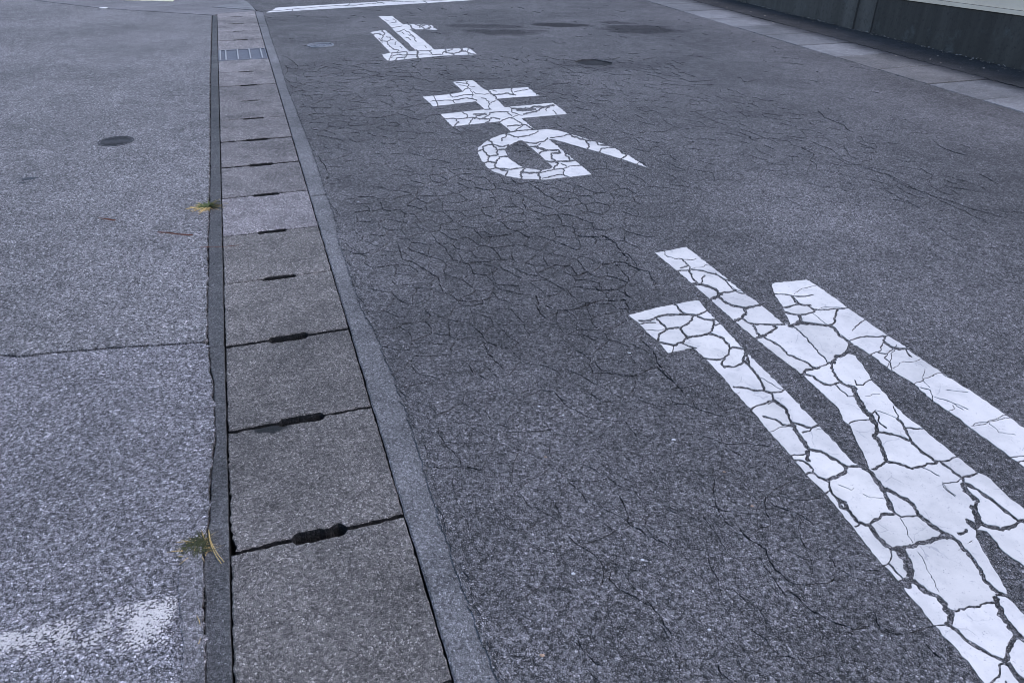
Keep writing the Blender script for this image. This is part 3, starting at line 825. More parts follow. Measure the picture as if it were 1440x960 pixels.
def road():
    grooves = []
    rr = random.Random(21)
    for wd, pts in ROAD_CRACKS:
        m = mpp(pts[0])
        ds = max(0.012, 2.2 * m)
        ln = midpoint_line(pts, ds, 0.075, rr)
        g_ = ribbon(ln, wd * 0.72, rr, 0.2, 0.3, 0.8, True)
        if g_: grooves.append(g_)
    for p_, q_ in cells():
        mid = (p_ + q_) / 2
        tt, aa = TA(mid)
        if tt < 0.56 or tt > 5.3:
            continue
        u, v = proj((mid.x, mid.y, 0))
        pr, ws = crack_p(u, v)
        if rr.random() > pr or any(inside(mid, pl) for pl in ALL_PAINT):
            continue
        ds = max(0.014, 2.4 * mpp(mid))
        ln = midpoint_line([p_, q_], ds, 0.058, rr)
        if rr.random() < 0.07:
            ln = ln[:max(3, int(len(ln) * rr.uniform(.4, .8)))]
        g_ = ribbon(ln, ws * rr.uniform(0.55, 1.2), rr, 0.35, 0.85, 0.5, True, .4)
        if g_: grooves.append(g_)
    # broken asphalt along the concrete edge
    ke = [P(u + 5 + max(0, v - 400) * .008, v).to_2d() for u, v in ((395, 92), (418, 161), (442, 220), (455, 258), (468, 297), (476, 340), (489, 378), (509, 437), (524, 460), (539, 497), (561, 556), (595, 657), (615, 726), (637, 790), (655, 842), (676, 900), (706, 970))]
    kl = midpoint_line(ke, .012, .05, rr)
    i = 0
    while i < len(kl) - 6:
        n_ = rr.randint(5, 34)
        g_ = ribbon(kl[i:i + n_], rr.uniform(.7, 1.7), rr, .15, .2, 1.0, True, .5)
        if g_: grooves.append(g_)
        i += n_ + rr.randint(-2, 9)
    # hollow worn into the surface
    c = (985, 262), (1010, 253), (1060, 250), (1100, 257), (1140, 266), (1141, 276), (1080, 279), (1030, 277), (1000, 270)
    hole = jitterline(px(c, 480, 0, 3), 0.02, 0.004, rr, True)
    grooves.append(hole)
    edge = [(370, 17.5), (381, 52.5), (395, 92.5), (402.7, 120), (418.8, 161), (432, 194), (442, 220.6), (448, 240), (459, 274), (468, 297), (472.5, 313), (476, 340), (485, 363), (489, 378), (495, 397), (509.6, 437),
            (524, 460), (539, 497), (561.7, 556), (577.5, 600), (595, 657), (607.5, 700), (615, 726), (627.5, 755), (637, 790), (655, 842), (676, 900), (701, 958)]
    lp = [P(*e).to_2d() for e in edge]
    lp = jitterline(lp, 0.012, 0.0028, rr)
    lp = [G(.46, 8.86).to_2d()] + lp + [G(.51, -4).to_2d(), G(5.395, -4).to_2d()]
    rgt = jitterline([G(5.395, -.5).to_2d(), G(5.4, 9).to_2d()], 0.03, 0.004, rr)
    far = [G(*q).to_2d() for q in ((5.4, 70), (-60, 70), (-60, 12.2), (-3, 12.2), (-.6, 11.4), (.1, 10.6), (.337, 9.9))]
    return structure(sheet('road', lp + rgt + far, grooves, 0.004, 0.011, ['asphalt', 'crack dirt'], 0.04))
road()

# ------------------------------------------------------------------ painted characters
def painted(name, label, polys, cracks, z=0.0042, thick=0.0016, seed=1, gapscale=1.0, small=3e-5):
    rr = random.Random(seed)
    cen = polys[0][0]
    root = empty(name, (cen.x, cen.y, 0))
    tag(root, label, 'road marking', 'white paint on the road')
    outl = []
    for p_ in polys:
        m = mpp(p_[0])
        outl.append(jitterline(p_, max(0.012, 3 * m), max(0.0016, 0.42 * m), rr, True))
    ribs = []
    for wd, pts in cracks:
        m = mpp(pts[0])
        ds = max(0.010, 2.6 * m)
        ln = midpoint_line(pts, ds, 0.07, rr)
        wm = max(wd * gapscale, 0.9)
        r_ = ribbon(ln, wm, rr, 0.6, 0.9, 0.25, True, .1)
        if r_: ribs.append(r_)
        for e_ in (ln[0], ln[-1]):        # the plates are rounded off where cracks meet
            r0 = wm * rr.uniform(.4, .62)
            hx, hy = seen_width(e_, Vector((0, 1)), r0), seen_width(e_, Vector((1, 0)), r0)
            ribs.append([e_ + Vector((hx * math.cos(q * .7854) * rr.uniform(.8, 1.2), hy * math.sin(q * .7854) * rr.uniform(.8, 1.2))) for q in range(8)])
    v, f, of = cdt(outl + ribs)
    no = len(outl)
    keep = [tri for tri, o in zip(f, of) if any(i < no for i in o) and not any(i >= no for i in o)]
    par = list(range(len(keep)))
    def find(i):
        while par[i] != i:
            par[i] = par[par[i]]; i = par[i]
        return i
    em = {}
    for i, tri in enumerate(keep):
        for a, b in zip(tri, list(tri[1:]) + [tri[0]]):
            key = (min(a, b), max(a, b))
            if key in em:
                par[find(i)] = find(em[key])
            em[key] = i
    comps = {}
    for i in range(len(keep)):
        comps.setdefault(find(i), []).append(keep[i])
    items = []
    for tris in comps.values():
        ar = sum(abs((v[t[1]] - v[t[0]]).cross(v[t[2]] - v[t[0]])) / 2 for t in tris)
        items.append((ar, tris))
    items.sort(key=lambda x: -x[0])
    crumbV, crumbF = [], []
    cnt = 0
    for ar, tris in items:
        if ar < small * 0.15:
            continue
        V, F, idx = [], [], {}
        lift = rr.uniform(-.0004, .0006)
        def top(i, o=root.location):
            if i not in idx:
                idx[i] = len(V)
                V.append((v[i].x - o.x, v[i].y - o.y, z + thick + lift)); V.append((v[i].x - o.x, v[i].y - o.y, z - 0.002))
            return idx[i]
        ed = {}
        for t in tris:
            F.append([top(i) for i in t])
            for a, b in zip(t, list(t[1:]) + [t[0]]):
                ed[(a, b)] = 1
        for (a, b) in ed:
            if (b, a) not in ed:
                A_, B_ = idx[a], idx[b]
                F.append([B_, A_, A_ + 1, B_ + 1])
        if ar < small * 4 or cnt > 280:
            b0 = len(crumbV)
            crumbV += V
            crumbF += [[i + b0 for i in fc] for fc in F]
        else:
            o = mesh_obj('paint_piece', V, F, 'road paint', root)
            s_ = rr.uniform(0.84, 1.0)
            o.color = (s_, s_, s_ * rr.uniform(.99, 1.01), 1)
            cnt += 1
    if crumbF:
        o = mesh_obj('paint_crumbs', crumbV, crumbF, 'road paint', root)
        o['kind'] = 'stuff'
    print(name, 'pieces', cnt)
    return root
painted('painted_character', 'large cracked white painted character nearest the camera, running off the right side', RE_POLYS, RE_CRACKS, seed=3, gapscale=1.4)
painted('painted_character', 'white painted character with two cross bars and a loop, in the middle of the three', MA_POLYS, MA_CRACKS, seed=4, gapscale=1.45)
painted('painted_character', 'smallest farthest white painted character, made of straight bars, just before the stop line', TO_POLYS, TO_CRACKS, seed=5, gapscale=1.5)
painted('stop_line', 'long straight white stop line across the far end of the road', SL_POLYS, SL_CRACKS, seed=6, gapscale=0.9)

# ------------------------------------------------------------------ forecourt left of the gutter
RIM_L = [(298.8, 23), (297.5, 70), (296.3, 120), (296, 190), (295.8, 240), (294, 320), (292.5, 400), (292, 464), (295, 506), (301, 547), (302, 580), (302.5, 615), (297.5, 665), (295, 727), (290, 760), (285, 793), (288, 857), (290, 934)]
def forecourt():
    rr = random.Random(31)
    rim = [P(u - 1.6, v).to_2d() for u, v in RIM_L]
    rim = jitterline(rim, 0.013, 0.004, rr) + [G(-.07, -4).to_2d()]
    seam = [G(*q).to_2d() for q in ((-60, 12.1), (-3.6, 12.03), (-2.085, 10.35), (-1.298, 9.515), (-.052, 8.625))]
    joint = [(-20, 502), (0, 500.5), (70, 497), (130, 492), (200, 487), (285, 482)]
    jp = [P(*q).to_2d() for q in joint]
    jp[0] = jp[1] + (jp[1] - jp[-1]).normalized() * 8
    jl = midpoint_line(jp[1:], 0.012, 0.022, rr)
    up_ = [p_ + Vector((AX, AY)) * (0.006 + rr.gauss(0, .003)) for p_ in jl]
    dn_ = [p_ - Vector((AX, AY)) * (0.005 + rr.gauss(0, .0025)) for p_ in jl]
    rimU = [p_ for p_ in rim if TA(p_)[1] > TA(jl[-1])[1] + .012]
    rimD = [p_ for p_ in rim if TA(p_)[1] < TA(jl[-1])[1] - .012]
    cr = [(3, (560, 398, 640, 405, 760, 408, 880, 404)), (2, (240, 310, 420, 320, 480, 350)), (3, (820, 245, 890, 255)), (2.5, (360, 120, 520, 112, 640, 105))]
    gr = []
    for wd, pts in scrub([(w_, *c) for w_, c in cr], 0, 0, 3):
        m = mpp(pts[0])
        g_ = ribbon(midpoint_line(pts, 0.03, 0.07, rr), wd * m * .8, rr, 0.15, .3, .8)
        if g_: gr.append(g_)
    far = seam + rimU + up_[::-1] + [jp[0] + Vector((AX, AY)) * .006]
    of_ = structure(sheet('forecourt', far, gr, 0.003, 0.01, ['old asphalt', 'crack dirt'], 0.05))
    near = [jp[0] - Vector((AX, AY)) * .006] + dn_ + rimD + [G(-30, -4).to_2d()]
    of_.color = (.96, .96, .95, 1)
    on_ = structure(sheet('forecourt', near, [], 0.001, 0.01, ['old asphalt', 'crack dirt'], 0.05))
    on_.color = (1.02, 1.02, 1.04, 1)
    # shallow bed under the joint and under the dark edge along the gutter
    V = [G(*q) for q in ((-60, -4, -.018), (-.058, -4, -.018), (-.058, 8.7, -.018), (-60, 13, -.018))]
    structure(mesh_obj('forecourt_bed', V, [(0, 1, 2, 3)], 'crack dirt'))
    # strip between forecourt and the cross street, and its pale concrete corner
    st = [G(*q).to_2d() for q in ((-3.6, 12.1), (-2.08, 10.39), (-1.298, 9.553), (-.046, 8.665), (.02, 8.75), (.45, 8.862), (.335, 9.885), (.1, 10.59), (-.6, 11.39), (-3, 12.17))]
    structure(sheet('pavement', jitterline(st, 0.05, .004, rr, True), [], 0.002, 0.01, ['junction asphalt', 'crack dirt'], 0.06))
    cs = [P(u, v).to_2d() for u, v in ((299, 10.8), (327, 5.6), (340, -1), (330, -9))] + [G(.09, 10.5).to_2d(), G(.31, 9.87).to_2d(), P(347.5, 3.3).to_2d(), P(359.5, 15.4).to_2d()]
    o = sheet('concrete_corner', jitterline(cs, 0.04, .003, rr, True), [], 0.008, 0.01, ['slab concrete', 'crack dirt'], 0.05)
    o.color = (.95, .95, .95, 1)
    structure(o)
forecourt()

def mortar():
    rr = random.Random(37)
    out = [P(*q).to_2d() for q in ((262, 772), (285, 766), (286, 800), (284, 860), (287, 920), (288, 1010), (256, 1010), (258, 900), (251, 830), (256, 790))]
    o = sheet('mortar_smear', jitterline(out, .01, .002, rr, True), [], .0055, .002, ['mortar', 'mortar'], .006)
    o['kind'] = 'structure'
mortar()

# ------------------------------------------------------------------ gutter: rims, channel, covers, grate
W_IN = 0.427
gut = structure(empty('gutter', G(0, 0, 0)))
def prism(name, outline, z0, z1, mat, parent, bev=0.004, flank=None):
    bm = bmesh.new()
    n = len(outline)
    c = sum((Vector(p_[:2]) for p_ in outline), Vector((0, 0))) / n
    top, mid, bot = [], [], []
    for i, p_ in enumerate(outline):
        a, b = Vector(outline[i - 1][:2]), Vector(outline[(i + 1) % n][:2])
        d = (b - a)
        d.normalize()
        nn = Vector((-d.y, d.x))
        q = Vector(p_[:2]) + nn * bev
        top.append(bm.verts.new((q.x, q.y, z1)))
        mid.append(bm.verts.new((p_[0], p_[1], z1 - bev)))
        bot.append(bm.verts.new((p_[0], p_[1], z0)))
    f = bm.faces.new(top)
    for i in range(n):
        j = (i + 1) % n
        bm.faces.new((mid[i], mid[j], top[j], top[i]))
        sf = bm.faces.new((bot[i], bot[j], mid[j], mid[i]))
        if flank:
            sf.material_index = 1  # side walls get their own colour, which paints in the shade of the gaps
    f.normal_update()
    bmesh.ops.triangulate(bm, faces=[f])
    o = bm_obj(name, bm, [mat, flank] if flank else mat)
    if parent is not None:
        child(o, parent)
    return o

def rims():
    rr = random.Random(41)
    rim = [TA(P(*q)) for q in RIM_L]
    rim = [(-.06, 8.66)] + [q for q in rim if q[1] < 8.6] + [(-.055, -.6), (-.055, -4)]
    def t_at(a):
        for (t0, a0), (t1, a1) in zip(rim[:-1], rim[1:]):
            if a1 <= a <= a0:
                return t0 + (t1 - t0) * (a - a0) / (a1 - a0)
        return -.056
    cuts = [8.63, 7.01, 5.01, 3.01, 1.01, -0.99, -2.99]
    for hi, lo in zip(cuts[:-1], cuts[1:]):
        lo += .003
        out = []
        aa = lo
        inner = []
        while aa < hi:
            inner.append(G(-0.002 + rr.gauss(0, .0008), aa).to_2d()); aa += .05
        inner.append(G(-.002, hi).to_2d())
        aa = hi
        outer = []
        while aa > lo:
            outer.append(G(t_at(aa) + rr.gauss(0, .0015), aa).to_2d()); aa -= .03
        outer.append(G(t_at(lo), lo).to_2d())
        o = prism('rim', inner + outer, -.42, 0.0, 'kerb concrete', gut, .003, 'soil and gap shade')  # near-black flanks: shade of the gap beside the covers, put into the colour
        s_ = rr.uniform(.44, .52)
        o.color = (s_, s_, s_, 1)
    cuts = [8.84, 2.40, -3.6]
    for hi, lo in zip(cuts[:-1], cuts[1:]):
        lo += .012
        sh = rr.uniform(-.0015, .001)
        inner, outer = [], []
        aa = lo
        while aa < hi:
            outer.append(G(.545, aa).to_2d()); aa += .1
        outer.append(G(.545, hi).to_2d())
        aa = hi
        while aa > lo:
            inner.append(G(W_IN + .0028 + sh + rr.gauss(0, .001), aa).to_2d()); aa -= .04
        inner.append(G(W_IN + .0028 + sh, lo).to_2d())
        o = prism('rim', outer + inner, -.42, 0.0, 'kerb concrete', gut, .005, 'soil and gap shade')
        s_ = rr.uniform(.92, 1.08)
        o.color = (s_, s_, s_ * 1.01, 1)
    V = [G(*q) for q in ((-.01, -4, -.4), (.44, -4, -.4), (.44, 9, -.4), (-.01, 9, -.4))]
    child(mesh_obj('channel_floor', V, [(0, 1, 2, 3)], 'soil and gap shade'), gut)
rims()

def cover(k, gap_lo, gap_hi, notch_lo=True, notch_hi=True, chip=0.0, tone=(1, 1, 1), label='', seed=0, half=1.0):
    rr = random.Random(100 + seed)
    a0, a1 = k * .5 + gap_lo, k * .5 + .5 - gap_hi
    t0, t1 = 0.0025, W_IN - .001
    n0, n1 = W_IN * .35 + rr.uniform(-.004, .004), W_IN * .66 + rr.uniform(-.004, .004)
    nd = 0.014
    def edge(p_, q_, amp, st=.012):
        return jitterline([p_, q_], st, amp, rr)[:-1]
    pts = []
    cA = chip
    def side(tA, tB, a, inward, notch):
        seq = [(tA, a)]
        if notch:
            lo, hi = (n0, n1) if tA < tB else (n1, n0)
            sg = 1 if tA < tB else -1
            seq += [(lo - sg * .002, a), (lo + sg * .007, a + inward * nd), (hi - sg * .007, a + inward * nd), (hi + sg * .002, a)]
        seq.append((tB, a))
        out = []
        for s_, e_ in zip(seq[:-1], seq[1:]):
            out += edge(Vector(s_), Vector(e_), .0013 + cA * .0012)
        return out
    pts += side(t0, t1, a0, 1, notch_lo)
    pts += edge(Vector((t1, a0)), Vector((t1, a1)), .001)
    pts += side(t1, t0, a1, -1, notch_hi)
    pts += edge(Vector((t0, a1)), Vector((t0, a0)), .001 + cA * .0012)
    if chip:
        q = []
        for p_ in pts:
            d = math.hypot(p_.x - t0, (p_.y - a0))
            if d < .12 and p_.x < t0 + .02:
                p_ = Vector((p_.x + .009 * chip * (1 - d / .12), p_.y))
            q.append(p_)
        pts = q
    loc = G(W_IN / 2, k * .5 + .25, 0)
    root = empty('gutter_cover', loc)
    wp = [G(p_.x, p_.y).to_2d() for p_ in pts]
    dz = rr.uniform(-.003, .001)
    o = prism('slab', wp, -.085, dz, 'cover concrete', root, .0035, 'soil and gap shade')  # near-black flanks paint the shade inside slots and joints
    o.color = (*tone, 1)
    tag(root, label, 'drain cover', 'concrete covers along the gutter')
    return root
GAP = {0: .0035, 1: .0028, 2: .0022, 3: .0022, 4: .002, 5: .0026, 6: .008, 7: .0022, 8: .0022, 9: .0016, 10: .0016, 11: .003, 12: .003, 13: .003, 14: .002, 15: .002, 16: .002, 17: .002}
LAB = {-1: 'nearest concrete gutter cover, cut off by the bottom edge of the view',
       0: 'second nearest concrete gutter cover, chipped at lower left, damp mark at its far edge',
       1: 'third nearest concrete gutter cover, just beyond the one with the damp mark',
       2: 'fourth nearest concrete gutter cover, just beyond the seam in the forecourt asphalt',
       3: 'concrete gutter cover with a thin brown needle tip, right before the pale bluish cover',
       4: 'smooth pale bluish concrete gutter cover level with the small green and yellow weed',
       5: 'concrete gutter cover between the smooth pale bluish cover and the wide dark open joint',
       6: 'concrete gutter cover just beyond the wide dark open joint',
       7: 'concrete gutter cover second beyond the wide dark open joint',
       8: 'concrete gutter cover fourth in front of the steel grate',
       9: 'concrete gutter cover third in front of the steel grate',
       10: 'concrete gutter cover second in front of the steel grate',
       11: 'concrete gutter cover touching the near side of the steel grate',
       13: 'concrete gutter cover touching the far side of the steel grate',
       14: 'concrete gutter cover second beyond the steel grate',
       15: 'concrete gutter cover third beyond the steel grate',
       16: 'concrete gutter cover fourth beyond the steel grate, last but one of the row',
       17: 'farthest concrete gutter cover, at the pale corner where the row ends'}
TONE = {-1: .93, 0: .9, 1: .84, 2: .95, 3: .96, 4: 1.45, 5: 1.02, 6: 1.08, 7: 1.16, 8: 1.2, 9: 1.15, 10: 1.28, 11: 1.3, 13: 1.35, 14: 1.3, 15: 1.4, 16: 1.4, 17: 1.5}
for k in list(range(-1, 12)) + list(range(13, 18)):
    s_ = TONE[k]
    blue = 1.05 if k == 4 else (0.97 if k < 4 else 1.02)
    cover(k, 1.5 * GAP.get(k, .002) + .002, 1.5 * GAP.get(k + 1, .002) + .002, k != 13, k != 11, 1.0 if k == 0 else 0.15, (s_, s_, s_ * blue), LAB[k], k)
for k in (-3, -2):
    pass

def box(bm, t0, t1, a0, a1, z0, z1):
    vs = [bm.verts.new(G(t, a, z)) for z in (z0, z1) for t, a in ((t0, a0), (t1, a0), (t1, a1), (t0, a1))]
    for f in ((0, 3, 2, 1), (4, 5, 6, 7), (0, 1, 5, 4), (1, 2, 6, 5), (2, 3, 7, 6), (3, 0, 4, 7)):
        bm.faces.new([vs[i] for i in f])

def grate():
    root = empty('drain_grate', G(W_IN / 2, 6.25, 0))
    tag(root, 'dark steel grate with five bright bars set among the concrete gutter covers', 'drain grate')
    bm = bmesh.new()
    box(bm, .004, .423, 6.004, 6.018, -.05, 0); box(bm, .004, .423, 6.482, 6.496, -.05, 0)
    box(bm, .004, .012, 6.0185, 6.4815, -.05, 0); box(bm, .415, .423, 6.0185, 6.4815, -.05, 0)
    child(bm_obj('frame', bm, 'dark steel'), root)
    for t in (.02, .068, .172, .277, .378):
        bm = bmesh.new()
        box(bm, t - .006, t + .006, 6.019, 6.481, -.03, .003)
        child(bm_obj('bar', bm, 'galvanised steel'), root)
    a = 6.03
    while a < 6.47:
        bm = bmesh.new()
        box(bm, .0125, .4145, a, a + .013, -.04, -.006)
        child(bm_obj('cross_bar', bm, 'dark steel'), root)
        a += .019
grate()

# damp mark at the far edge of one cover
def blob(name, c, rx, ry, ang, z, mat, thick=.001, rag=.16, n=26, seed=0, parent=None):
    rr = random.Random(seed)
    V, F = [], []
    ph = [rr.random() * 6.28 for _ in range(4)]
    for i in range(n):
        th = i / n * math.tau
        r = 1 + rag * (math.sin(2 * th + ph[0]) * .5 + math.sin(3 * th + ph[1]) * .4 + math.sin(5 * th + ph[2]) * .3) + rr.gauss(0, rag * .3)
        x, y = rx * r * math.cos(th), ry * r * math.sin(th)
        V.append((c[0] + x * math.cos(ang) - y * math.sin(ang), c[1] + x * math.sin(ang) + y * math.cos(ang)))
    m = len(V)
    vs = [(x, y, z + thick) for x, y in V] + [(x, y, z - .001) for x, y in V]
    F = [list(range(m))] + [[(i + 1) % m, i, m + i, m + (i + 1) % m] for i in range(m)]
    return mesh_obj(name, vs, F, mat, parent)

tag(blob('tar_spot', P(42, 252), .042, .02, .3, .003, 'tar', seed=2), 'larger of two small dark tar spots on the left forecourt', 'tar spot', 'tar spots')
tag(blob('tar_spot', P(31, 258), .022, .012, .3, .003, 'tar', seed=3), 'smaller left one of two dark tar spots on the left forecourt', 'tar spot', 'tar spots')

# ------------------------------------------------------------------ round covers
def ring(bm, c, r0, r1, z0, z1, n=48):
    vs = []
    for i in range(n):
        th = i / n * math.tau
        cs, sn = math.cos(th), math.sin(th)
        vs.append([bm.verts.new((c[0] + r * cs, c[1] + r * sn, z)) for r, z in ((r0, z0), (r0, z1), (r1, z1), (r1, z0))])
    for i in range(n):
        a, b = vs[i], vs[(i + 1) % n]
        for j in range(3):
            bm.faces.new((a[j], b[j], b[j + 1], a[j + 1]))

def disc(bm, c, r, z0, z1, n=48):
    t = [bm.verts.new((c[0] + r * math.cos(i / n * math.tau), c[1] + r * math.sin(i / n * math.tau), z1)) for i in range(n)]
    b = [bm.verts.new((v.co.x, v.co.y, z0)) for v in t]
    bm.faces.new(t)
    for i in range(n):
        j = (i + 1) % n
        bm.faces.new((b[i], b[j], t[j], t[i]))

def bar3(bm, p, q, w_, z0, z1):
    p, q = Vector(p[:2]), Vector(q[:2])
    d = (q - p).normalized()
    nn = Vector((-d.y, d.x)) * w_ / 2
    c = [p + nn, p - nn, q - nn, q + nn]
    vs = [bm.verts.new((x.x, x.y, z)) for z in (z0, z1) for x in c]
    for f in ((0, 3, 2, 1), (4, 5, 6, 7), (0, 1, 5, 4), (1, 2, 6, 5), (2, 3, 7, 6), (3, 0, 4, 7)):
        bm.faces.new([vs[i] for i in f])

def valve_cover():
    c = P(451, 65)
    root = empty('valve_cover', (c.x, c.y, 0))
    tag(root, 'small round iron valve cover with a pale ring, in the road by the kerb', 'manhole cover')
    R = .125
    bm = bmesh.new(); ring(bm, c, R * .86, R, -.02, .012); child(bm_obj('frame', bm, 'worn iron'), root)
    bm = bmesh.new(); disc(bm, c, R * .83, -.02, .0065); o = child(bm_obj('lid', bm, 'dark steel'), root)
    bm = bmesh.new(); ring(bm, c, R * .62, R * .7, .0067, .0115); child(bm_obj('raised_ring', bm, 'worn iron'), root)
    for i in range(3):
        x = c.x + (i - 1) * R * .36
        bm = bmesh.new()
        bar3(bm, (x - .013, c.y + .02), (x + .013, c.y + .02), .009, .0067, .0115)
        bar3(bm, (x, c.y + .0155), (x, c.y - .03), .009, .0067, .0113)
        if i != 1:
            bar3(bm, (x - .014, c.y - .0345), (x + .014, c.y - .0345), .009, .0067, .0116)
        child(bm_obj('raised_mark', bm, 'worn iron'), root)
valve_cover()

def iron_cover():
    c = P(163.5, 199.5)
    root = empty('iron_cover', (c.x, c.y, 0))
    tag(root, 'round dark iron cover sunk in the pale forecourt asphalt', 'manhole cover')
    R = .103
    bm = bmesh.new(); ring(bm, c, R * .9, R, -.02, .0055); child(bm_obj('frame', bm, 'cast iron'), root)
    bm = bmesh.new(); disc(bm, c, R * .88, -.02, .0035); child(bm_obj('lid', bm, 'cast iron'), root)
    for i in range(-3, 4):
        h_ = math.sqrt(max(0, (R * .8) ** 2 - (i * .024) ** 2))
        bm = bmesh.new()
        bar3(bm, (c.x - h_, c.y + i * .024), (c.x + h_, c.y + i * .024), .008, .0037, .0062)
        child(bm_obj('rib', bm, 'cast iron'), root)
iron_cover()

# ------------------------------------------------------------------ concrete edge slabs and wall on the right
def right_side():
    rr = random.Random(51)
    ks = structure(empty('kerb', G(5.7, 4, 0)))
    cuts = [-3.6, -2.4, -1.2, 0, .6, 1.2, 1.8, 2.4, 2.975, 3.51, 4.08, 4.63, 5.2, 5.78, 6.33, 6.9, 7.5, 8.1, 8.7, 9.3, 9.9, 10.5, 11.1, 11.7, 13, 15, 18]
    tones = {2.4: 1.12, 2.975: .92, 3.51: .74, 4.08: .68, 4.63: .98, 5.2: .76, 5.78: .66, 6.33: .98, 6.9: 1.0}
    for lo, hi in zip(cuts[:-1], cuts[1:]):
        q = jitterline([G(6.575, lo + .009).to_2d(), G(6.575, hi - .009).to_2d()], .2, .0, rr)
        e = jitterline([G(5.412, hi - .009).to_2d(), G(5.412, lo + .009).to_2d()], .025, .004, rr)
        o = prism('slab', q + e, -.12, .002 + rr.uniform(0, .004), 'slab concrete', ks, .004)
        s_ = tones.get(lo, rr.uniform(.8, 1))
        wm = 1.04 if lo in (3.51, 4.08) else 1.0
        o.color = (s_ * wm, s_, s_ / wm, 1)
    # dark ragged strip along the foot of the wall
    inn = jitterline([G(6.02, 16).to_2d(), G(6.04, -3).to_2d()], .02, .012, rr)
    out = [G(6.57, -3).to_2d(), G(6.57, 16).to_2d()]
    structure(sheet('dark_strip', inn + out, [], .0085, .003, ['dark strip', 'dark strip'], .008))
    # wall
    TW = 6.58
    wl = empty('wall', G(TW, 5, 0))
    tag(wl, 'low wall along the road, blackened concrete below and cream render above', 'wall')
    n = Vector((TX, TY, 0))
    def z_on_wall(u, v):
        d = FW + R2 * ((u - 720) / FPX) - U2 * ((v - 480) / FPX)
        o_ = Vector((0, 0, CAM_H))
        s_ = (G(TW, 0) - o_).dot(n) / d.dot(n)
        p_ = o_ + d * s_
        return TA(p_)[1], p_.z
    (aA, zA), (aB, zB) = z_on_wall(1440, 23), z_on_wall(1269, 0)
    zt = lambda a: zA + (zB - zA) * (a - aA) / (aB - aA)
    aj1, aj2, aj3 = z_on_wall(1190, 20)[0], z_on_wall(1206, 20)[0], z_on_wall(1228, 30)[0]
    print('wall', aA, zA, aB, zB, aj1, aj2, aj3)
    secs = [(-3, aA - 1.5, .85, 0), (aA - 1.5, aj3, .85, 0), (aj3, aj2, 1.3, -.012), (aj2, aj1, 1.4, -.03), (aj1, aj1 + 1.9, 1.2, -.012), (aj1 + 1.9, aj1 + 3.8, 1.1, -.012), (aj1 + 3.8, 16, 1.1, -.012)]
    for lo, hi, s_, dt in secs:
        bm = bmesh.new()
        st = 8
        rows = []
        for i in range(st + 1):
            a = lo + .0025 + (hi - lo - .005) * i / st
            z1 = min(.6, zt(a)) if dt == 0 else .52 if dt != -.03 else .525
            rows.append([bm.verts.new(G(t, a, z)) for t, z in ((TW + dt, -.3), (TW + dt + .0, z1 - .008), (TW + dt + .008, z1), (TW + .2, z1), (TW + .2, -.3))])
        for r0, r1 in zip(rows[:-1], rows[1:]):
            for j in range(5):
                bm.faces.new((r0[j], r1[j], r1[(j + 1) % 5], r0[(j + 1) % 5]))
        bm.faces.new(rows[0]); bm.faces.new(rows[-1][::-1])
        o = child(bm_obj('plinth', bm, 'plinth concrete'), wl)
        o.color = (s_, s_, s_, 1)
    def cream(name, t0, t1, zo0, zo1, lo, hi):
        bm = bmesh.new()
        rows = []
        for i in range(13):
            a = lo + (hi - lo) * i / 12
            zz = min(.6, zt(a))
            rows.append([bm.verts.new(G(t, a, z)) for t, z in ((t0, zz + zo0), (t0, zz + zo1), (t1, zz + zo1), (t1, zz + zo0))])
        for r0, r1 in zip(rows[:-1], rows[1:]):
            for j in range(4):
                bm.faces.new((r0[j], r1[j], r1[(j + 1) % 4], r0[(j + 1) % 4]))
        bm.faces.new(rows[0]); bm.faces.new(rows[-1][::-1])
        return child(bm_obj(name, bm, 'cream render'), wl)
    cream('ledge', TW - .012, TW + .19, .003, .035, -3, aj3 - .1)
    cream('upper_panel', TW + .012, TW + .17, .038, .42, -3, aj3 - .1)
    # dead leaves drifted against the foot of the wall
    V, F = [], []
    for i in range(420):
        a = rr.uniform(1.5, 9.5)
        t = TW - .02 - abs(rr.gauss(0, .035)) if rr.random() < .85 else rr.uniform(5.9, 6.5)
        c = G(t, a, .012 + rr.random() * .012)
        r = rr.uniform(.005, .014)
        an = rr.random() * 6.28
        m = 6
        b = len(V)
        for j in range(m):
            th = an + j / m * math.tau
            rx = r * (1 if j % 3 else 1.5) * rr.uniform(.7, 1.1)
            V.append((c.x + rx * math.cos(th), c.y + rx * math.sin(th) * .8, c.z + rr.uniform(-.004, .006)))
        F.append(list(range(b, b + m)))
    lf = mesh_obj('leaf_litter', V, F, 'dry leaf')
    lf['kind'] = 'stuff'
    tag(lf, 'grey brown dead leaves drifted along the foot of the blackened wall', 'leaves')
right_side()

# ------------------------------------------------------------------ weeds, needles, loose chips
def blade(bm, base, d, length, width, lift, droop, segs=5):
    d = Vector((d[0], d[1], 0)).normalized()
    s = Vector((-d.y, d.x, 0))
    prev = None
    for i in range(segs + 1):
        f = i / segs
        p = base + d * (length * f * (0.55 + .45 * f)) + Vector((0, 0, lift * f - droop * f * f))
        w_ = width * (1 - f) ** .7 + .0002
        a, b = bm.verts.new(p + s * w_ / 2), bm.verts.new(p - s * w_ / 2 + Vector((0, 0, width * .2)))
        if prev:
            bm.faces.new((prev[0], a, b, prev[1]))
        prev = (a, b)

